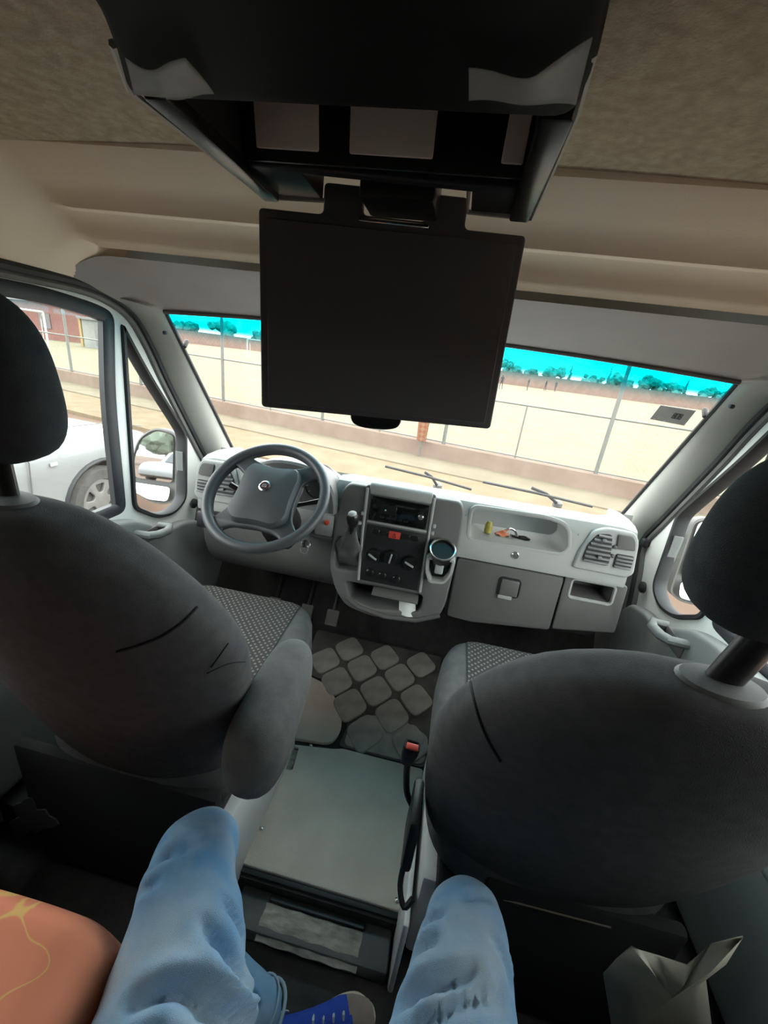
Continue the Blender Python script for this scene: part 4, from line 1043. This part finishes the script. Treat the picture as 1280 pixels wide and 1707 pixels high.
def slab(s0, s1, d0, d1, z0, z1):
    P = [FP(s0, d0, z0), FP(s1, d0, z0), FP(s1, d1, z0), FP(s0, d1, z0), FP(s0, d0, z1), FP(s1, d0, z1), FP(s1, d1, z1), FP(s0, d1, z1)]
    g = G(); g.add(P, [(0, 1, 2, 3), (4, 5, 6, 7), (0, 1, 5, 4), (1, 2, 6, 5), (2, 3, 7, 6), (3, 0, 4, 7)]); return g
g = G(); g.box((0, 20, GZ - .55), (500, 420, 1.0)); g.build('ground', ROAD, kind='structure', label='reddish dirt street around the van', smooth=False)
slab(-60, 40, -2.7, -1.15, GZ - .06, GZ + .015).build('verge', VERGE, kind='structure', label='strip of dry grass along the street', smooth=False)
slab(-60, 40, -1.15, -.12, GZ - .06, GZ + .04).build('sidewalk', PAVE, kind='structure', label='pale concrete pavement along the fence', smooth=False)
slab(-60, 40, .12, 95, GZ - .06, GZ + .02).build('sand_court', SAND, kind='structure', label='pale sand playing field behind the fence', smooth=False)
slab(-60, 40, -.12, .12, GZ - .06, -.25).build('low_wall', WALLM, None, 'low pinkish wall under the fence in front of the van', 'wall', smooth=False)
fn = thing('fence', tuple(FP(0, 0, -.25)), 'grey chain-link fence with steel posts on the low wall', 'fence')
STEP = 2.98
pg = None
for k in range(-6, 5):
    s_ = 3.0 + k * STEP
    g = G(); g.tube([FP(s_, 0, -.25), FP(s_, 0, 3.2)], .038, 10); g.build('post', ALU, fn)
    g = G(); g.tube([FP(s_ - STEP / 2, 0, -.25), FP(s_ - STEP / 2, 0, .78)], .016, 6); g.build('upright', ALU, fn)
for z, r_ in ((.78, .018), (-.21, .016), (3.18, .02)):
    g = G(); g.tube([FP(-16, 0, z), FP(16.5, 0, z)], r_, 8); g.build('rail', ALU, fn)
g = G()
def wire(a, b_, r_=.0009):
    d = (b_ - a); t_ = d.normalized(); u = t_.cross(FN).normalized() * r_; v = FN * r_
    L0 = [a + u, a - u * .5 + v, a - u * .5 - v]; L1 = [p + d for p in L0]
    g.add(L0 + L1, [(0, 1, 4, 3), (1, 2, 5, 4), (2, 0, 3, 5)])
s_ = -16.0
while s_ < 16.5:
    wire(FP(s_, .01, -.2), FP(s_ + 3.3, .01, 3.1)); wire(FP(s_ + 3.3, -.01, -.2), FP(s_, -.01, 3.1)); s_ += .11
g.build('wire_mesh', ALU, fn, kind='stuff', smooth=False, fix=False)
# planter on the wall
PLM = bpy.data.materials.new('orange_lattice_planter'); PLM.use_nodes = True; t, b = nodes(PLM); b.inputs['Roughness'].default_value = .6
tc = t.nodes.new('ShaderNodeTexCoord'); mp = t.nodes.new('ShaderNodeMapping'); mp.inputs['Rotation'].default_value = (0, math.radians(45), 0); mp.inputs['Scale'].default_value = (14, 14, 14)
ck = t.nodes.new('ShaderNodeTexChecker'); ck.inputs['Scale'].default_value = 1; ck.inputs['Color1'].default_value = C(118, 68, 42); ck.inputs['Color2'].default_value = C(122, 94, 72)
t.links.new(tc.outputs['Object'], mp.inputs['Vector']); t.links.new(mp.outputs['Vector'], ck.inputs['Vector']); t.links.new(ck.outputs['Color'], b.inputs['Base Color'])
pb = FP(-.40, -.26, GZ + .04)
pk = thing('orange_bin', tuple(pb), 'small orange litter bin with lattice pattern against the low wall', 'bin')
g = G(); g.lathe([(.085, .34), (.10, .36), (.115, .72), (.122, .73), (.122, .76), (.108, .76), (.10, .70)], 20, Matrix.Translation(pb)); g.build('bucket', PLM, pk)
g = G(); g.tube([pb, pb + Vector((0, 0, .36))], .02, 8); g.build('stand', ALU, pk)

# parked white car beside the van
def car(name, loc, lab, col, rot=0, detail=True, group=None):
    c = thing(name, loc, lab, 'car', group)
    L0 = Vector(loc)
    def T(x, y, z): return L0 + Vector((x, y, z))
    # body: side profile lofted across the width, front at +y (front axle at y = 0), near side at x = 0
    top_ = [(-3.45, .50), (-3.50, .75), (-3.45, .98), (-3.2, 1.02), (-.95, 1.03), (-.30, 1.01), (.25, .97), (.62, .90), (.80, .78), (.85, .60), (.82, .42)]
    def archpts(yc_, r_): return [(yc_ + r_ * math.cos(math.pi * k / 10), .33 + r_ * math.sin(math.pi * k / 10)) for k in range(11)]
    bot = [(.60, .30)] + archpts(0, .40) + [(-.6, .28), (-2.0, .28)] + archpts(-2.62, .40) + [(-3.3, .32)]
    poly = top_ + bot
    loops = []
    for x, k in ((0.06, .90), (.02, .97), (0, 1.0), (-.03, 1.015), (-.12, 1.03), (-.9, 1.045), (-1.68, 1.03), (-1.77, 1.015), (-1.8, 1.0), (-1.82, .97), (-1.86, .90)):
        xx = x - .06
        loops.append([T(xx, -1.3 + (y + 1.3) * (1 - .03 * abs(xx + .9)), (z if z < .70 else .70 + (z - .70) * (k + (0 if abs(k - .9) > .01 else -.25)))) for y, z in poly])
    g = G(); g.loft(loops); g.build('body', col, c, angle=50)
    gh = [(-.95, 1.0), (-1.55, 1.52), (-1.9, 1.60), (-3.0, 1.58), (-3.35, 1.30), (-3.42, 1.0)]
    g = G(); g.loft([[T(-.06 - .12 * max(0, (z - 1) / .6) - dx, y, z) for y, z in gh] if dx == 0 else [T(-1.86 + .12 * max(0, (z - 1) / .6), y, z) for y, z in gh] for dx in (0, 1)]); cb = g.build('cabin', col, c)
    GL = mat('dark_car_glass', (40, 46, 50), .08)
    for (ya, yb) in ((-1.12, -2.05), (-2.15, -3.1)):
        P = [T(-.060, ya, 1.06), T(-.060, yb, 1.06), T(-.155, yb + .05, 1.5), T(-.155, ya - (.38 if ya > -1.5 else .02), 1.5)]
        g = G(); g.add(P + [p - Vector((.02, 0, 0)) for p in P], [(0, 1, 2, 3), (7, 6, 5, 4), (0, 4, 5, 1), (1, 5, 6, 2), (2, 6, 7, 3), (3, 7, 4, 0)]); g.build('side_window', GL, c, smooth=False)
    P = [T(-.25, -.97, 1.05), T(-1.65, -.97, 1.05), T(-1.6, -1.50, 1.5), T(-.3, -1.50, 1.5)]
    P = [p + Vector((0, .02, .02)) for p in P]
    g = G(); g.add(P + [p - Vector((0, .02, .02)) for p in P], [(0, 1, 2, 3), (7, 6, 5, 4), (0, 4, 5, 1), (1, 5, 6, 2), (2, 6, 7, 3), (3, 7, 4, 0)]); g.build('windscreen', GL, c, smooth=False)
    TY = mat('tyre_rubber', (62, 60, 58), .9, (78, 75, 72), 12); RIM = mat('alloy_wheel', (110, 109, 106), .4, (120, 119, 116), 8, metallic=.3)
    for (x, y) in ((-.03, 0), (-.03, -2.62), (-1.83, 0), (-1.83, -2.62)):
        sgn = 1 if x > -1 else -1
        MWH = Matrix.Translation(T(x - sgn * .10, y, .335)) @ Matrix.Rotation(math.radians(90 * sgn), 4, 'Y')
        g = G(); g.lathe([(.20, -.10), (.30, -.11), (.335, -.08), (.335, .08), (.30, .11), (.215, .105), (.205, .06)], 36, MWH); wh = g.build('wheel', TY, c)
        hol = []
        for k in range(6):
            a = 2 * math.pi * k / 6
            hol.append(rpoly([(.09 * math.cos(a - .25), .09 * math.sin(a - .25)), (.175 * math.cos(a - .30), .175 * math.sin(a - .30)), (.175 * math.cos(a + .30), .175 * math.sin(a + .30)), (.09 * math.cos(a + .25), .09 * math.sin(a + .25))], .02))
        g = G(); g.plate([(.212 * math.cos(2 * math.pi * k / 40), .212 * math.sin(2 * math.pi * k / 40)) for k in range(40)], hol, .03, .006, MWH @ Matrix.Translation((0, 0, .075))); g.build('rim', RIM, wh)
        g = G(); g.lathe([(.205, 0), (.205, .02), (.001, .02)], 24, MWH @ Matrix.Translation((0, 0, .02))); g.build('brake_disc', BLACKP, wh)
        g = G(); g.tube([T(x + sgn * .030, y + .405 * math.cos(math.pi * k / 16), .33 + .405 * math.sin(math.pi * k / 16)) for k in range(17)], .020, 8); g.build('wheel_arch', BLACKP, c)
    if detail:
        for k in range(2):
            g = G(); g.rbox(T(-.30 - .06 * k, -.62, 1.066 - .004 * k), (.022, .34, .012), .004, 2); g.build('bonnet_vent', BLACKP, c)
        g = G(); g.tube([T(.008, -.66, .98), T(.014, -.64, .85), T(.012, -.66, .60), T(.002, -.70, .32)], .005, 6); g.build('door_gap', DASHD, c)
        g = G(); g.tube([T(-.10, -.95, 1.075), T(-.10, .2, 1.03), T(-.14, .7, .93)], .004, 6); g.build('bonnet_gap', DASHD, c)
        g = G(); g.rbox(T(.012, -.45, .80), (.012, .06, .03), .005, 2); g.build('side_lamp', TRIM, c)
        g = G(); g.rbox(T(-.05, .70, .72), (.16, .20, .14), .05, 3); g.build('headlamp', TRIM, c)
        g = G(); g.rbox(T(.012, -1.1, .86), (.02, .16, .025), .008, 2); g.build('door_handle', TRIM, c)
    return c
CARW = mat('white_car_paint', (116, 118, 118), .3, (122, 124, 124), 2, coat=.4)
car('parked_car', (-2.93, 3.07, GZ), 'white off-road car parked beside the left door', CARW)
cb2 = car('parked_car', (-8.4, -16, GZ), 'white car on the street behind, seen only in the left mirror', CARW, detail=False)

# far wall, building, kiosk, goal, people, trees
g = G(); g.box((5, 84, .55), (260, .4, 2.3)); g.build('far_wall', BRICK, None, 'long brick-coloured wall at the far end of the sand field', 'wall', smooth=False)
ROOF = mat('red_roof_tiles', (96, 60, 52), .9, (104, 68, 60), 2)
RW = mat('red_painted_wall', (96, 60, 53), .9, (104, 68, 60), 1)
bd_ = thing('red_building', (-36, 33, GZ), 'red walled building beyond the field seen through the left window', 'building')
g = G(); g.box((-36, 33, GZ + 1.4), (9, 6, 2.8)); g.build('wall', RW, bd_, smooth=False)
g = G(); g.add([(-41, 29.6, GZ + 2.7), (-31, 29.6, GZ + 2.7), (-31, 36.4, GZ + 2.7), (-41, 36.4, GZ + 2.7), (-41, 33, GZ + 4.4), (-31, 33, GZ + 4.4)], [(0, 1, 5, 4), (2, 3, 4, 5), (0, 4, 3), (1, 2, 5), (0, 1, 2, 3)]); g.build('roof', mat('grey_sheet_roof', (84, 76, 72), .8, (94, 86, 81), 1), bd_, smooth=False)
for x in (-39, -36, -33):
    g = G(); g.box((x, 29.97, GZ + 1.4), (1.0, .08, 1.1)); g.build('window', mat('dark_far_window', (70, 66, 66), .4), bd_, smooth=False)
kb = thing('kiosk', (-26, 28, GZ), 'pale kiosk with yellow corner post beyond the left fence', 'kiosk')
KW = mat('pale_kiosk_panel', (104, 106, 102), .8, (112, 114, 109), 2)
g = G(); g.box((-26, 28, GZ + .95), (1.8, 1.6, 1.9)); g.build('cabin', KW, kb, smooth=False)
g = G(); g.box((-26, 28, GZ + 1.98), (2.2, 2.0, .16)); g.build('roof', DASHD, kb, smooth=False)
g = G(); g.box((-27.1, 27.3, GZ + .95), (.18, .18, 1.9)); g.build('corner_post', mat('yellow_post_paint', (124, 104, 62), .8), kb, smooth=False)
g = G(); g.box((-25.6, 27.17, GZ + .95), (.5, .06, 1.5)); g.build('doorway', DASHD, kb, smooth=False)
def goal(loc, rz, lab):
    o = thing('goal_frame', loc, lab, 'goal'); M = Matrix.Translation(loc) @ Matrix.Rotation(rz, 4, 'Z')
    WH = mat('white_goal_paint', (140, 140, 137), .6)
    g = G(); g.tube([M @ Vector((-1.5, 0, 0)), M @ Vector((-1.5, 0, 2))], .06, 8); g.build('post', WH, o)
    g = G(); g.tube([M @ Vector((1.5, 0, 0)), M @ Vector((1.5, 0, 2))], .06, 8); g.build('post', WH, o)
    g = G(); g.tube([M @ Vector((-1.5, 0, 2)), M @ Vector((1.5, 0, 2))], .06, 8); g.build('crossbar', WH, o)
    for x in (-1.5, 1.5):
        g = G(); g.tube([M @ Vector((x, 0, 2)), M @ Vector((x, 1.0, 1.6)), M @ Vector((x, 1.2, 0))], .03, 6); g.build('stay', WH, o)
goal((-21.5, 44, GZ + .02), .2, 'white goal frame far out on the sand field')
goal((-27, 22.5, GZ), 1.0, 'white goal frame beside the red building at the left')
g = G(); g.tube([(-25.5, 24.5, GZ), (-25.5, 24.5, GZ + 4.2)], .06, 8); g.build('white_pole', mat('white_goal_paint', (140, 140, 137)), None, 'tall white pole left of the pale kiosk', 'pole')

# distant people, one continuous body each
def figure(loc, rz, lab, shirt, stride=.12):
    me = bpy.data.meshes.new('person'); bm = bmesh.new()
    J = [(0, 0, .92), (0, 0, 1.15), (0, 0, 1.42), (0, 0, 1.52), (0, .02, 1.66), (-.17, 0, 1.40), (-.22, .03, 1.15), (-.20, .10, .90), (.17, 0, 1.40), (.22, -.02, 1.15), (.21, .02, .90), (-.09, 0, .88), (-.10, stride, .48), (-.11, stride * .6, .06), (-.11, stride * .6 + .14, .03), (.09, 0, .88), (.10, -stride * .4, .48), (.11, -stride, .06), (.11, -stride + .14, .03)]
    R = [.13, .12, .13, .055, .10, .06, .045, .035, .06, .045, .035, .085, .06, .045, .035, .085, .06, .045, .035]
    E_ = [(0, 1), (1, 2), (2, 3), (3, 4), (2, 5), (5, 6), (6, 7), (2, 8), (8, 9), (9, 10), (0, 11), (11, 12), (12, 13), (13, 14), (0, 15), (15, 16), (16, 17), (17, 18)]
    vs = [bm.verts.new(j) for j in J]
    for a, b_ in E_: bm.edges.new((vs[a], vs[b_]))
    bm.to_mesh(me); bm.free()
    o = bpy.data.objects.new('person', me); COL.objects.link(o)
    md = o.modifiers.new('skin', 'SKIN')
    for v, r_ in zip(me.skin_vertices[0].data, R): v.radius = (r_, r_ * .85)
    me.skin_vertices[0].data[0].use_root = True
    md2 = o.modifiers.new('sub', 'SUBSURF'); md2.levels = 1; md2.render_levels = 1
    apply_mods(o); o.data.materials.append(shirt); o.data.shade_smooth()
    o.location = loc; o.rotation_euler = (0, 0, rz); ORG[o.name] = Vector(loc)
    return tag(o, lab, 'person')
CL1 = mat('dark_clothes', (38, 37, 40), .9); CL2 = mat('grey_clothes', (54, 52, 54), .9)
figure((5.3, 54, GZ + .02), .4, 'distant walking person in dark clothes just right of the hanging screen', CL1, .2)
figure((9.7, 62, GZ + .02), 2.0, 'distant person in grey at the left of the pair on the sand', CL2)
figure((14.4, 74, GZ + .02), 1.0, 'distant person in dark clothes near the far wall', CL1)
figure((16.2, 75, GZ + .02), 2.6, 'distant person in grey near the far wall beside the fence post', CL2)

# trees behind the far wall
def tree(x, y, h, wd, lab, col, kind=0, grp='trees behind the far wall'):
    o = thing('tree', (x, y, GZ), lab, 'tree', grp)
    g = G(); g.tube([(x, y, GZ), (x + .1, y, GZ + h * .35), (x, y, GZ + h * .7)], [.22, .16, .06], 8); g.build('trunk', mat('grey_bark', (84, 76, 68), .9), o)
    g = G(); rnd = random.Random(int(x * 31 + y))
    nb = 16 if kind == 0 else 12
    for k in range(nb):
        if kind == 0: a = rnd.random() * 6.28; r_ = wd * .5 * rnd.random() ** .5; c = Vector((x + r_ * math.cos(a), y + r_ * .6 * math.sin(a), GZ + h * (.45 + .5 * rnd.random() * (1 - .6 * r_ / wd)))); s_ = wd * rnd.uniform(.12, .22)
        else: q_ = k / nb; c = Vector((x + rnd.uniform(-.2, .2) * wd * (1 - q_), y, GZ + h * (.25 + .75 * q_))); s_ = wd * .26 * (1 - .7 * q_)
        bm = bmesh.new(); bmesh.ops.create_icosphere(bm, subdivisions=2, radius=s_)
        for v in bm.verts: v.co *= 1 + .45 * noise.noise(v.co * (2.2 / s_) + c)
        g.bm(bm, Matrix.Translation(c))
    g.build('crown', col, o, smooth=False, fix=False)
LE1 = mat('dusty_green_leaves', (98, 108, 94), .9, (116, 126, 110), 1); LE2 = mat('dark_green_leaves', (88, 98, 86), .9, (104, 114, 98), 1)
TR = [(-62, 4.5, 5, 0), (-54, 5.2, 6, 0), (-46, 4.2, 5, 0), (-38, 4.8, 5, 0), (-30, 4.4, 5, 0), (10.5, 5.2, 4.2, 0), (14, 3.8, 3, 0), (19, 4.4, 4, 0), (22.5, 5.6, 1.6, 1), (26, 4.2, 3.4, 0), (29.5, 6.0, 1.5, 1), (32, 4.6, 5, 0), (37, 5.0, 4.5, 0), (41, 4.2, 4, 0), (45, 5.8, 1.6, 1), (48, 4.4, 4, 0), (52, 4.0, 4, 0), (57, 6.2, 1.8, 1), (60, 5.0, 5, 0)]
for i, (x, h, wd, kd) in enumerate(TR):
    nth = ['first', 'second', 'third', 'fourth', 'fifth', 'sixth', 'seventh', 'eighth', 'ninth', 'tenth', 'eleventh', 'twelfth', 'thirteenth', 'fourteenth'][(4 - i) if x < 0 else i - 5]
    lab = '%s tree behind the far wall, %s to the %s of the screen' % ('slim pointed' if kd else 'bushy green', nth, 'left' if x < 0 else 'right')
    tree(x, 90 + (i % 3) * 2, h, wd, lab, LE1 if i % 2 else LE2, kd)

tree(-23, -44, 5.5, 7, 'broad tree down the street behind, reflected in the left mirror', LE1, 0, 'trees down the street')
tree(-30, -46, 4.5, 6, 'smaller tree down the street behind, reflected beyond the broad tree', LE2, 0, 'trees down the street')

GROUPS = {'pedal': 'foot pedals', 'wiper': 'windscreen wipers', 'door_mirror': 'door mirrors', 'goal_frame': 'goal frames', 'parked_car': 'white parked cars'}
for o in bpy.data.objects:
    if o.parent is None and o.get('category'):
        b0 = o.name.split('.')[0]
        if b0 in GROUPS: o['group'] = GROUPS[b0]
        if b0 == 'person' and o is not person: o['group'] = 'distant people on the sand'
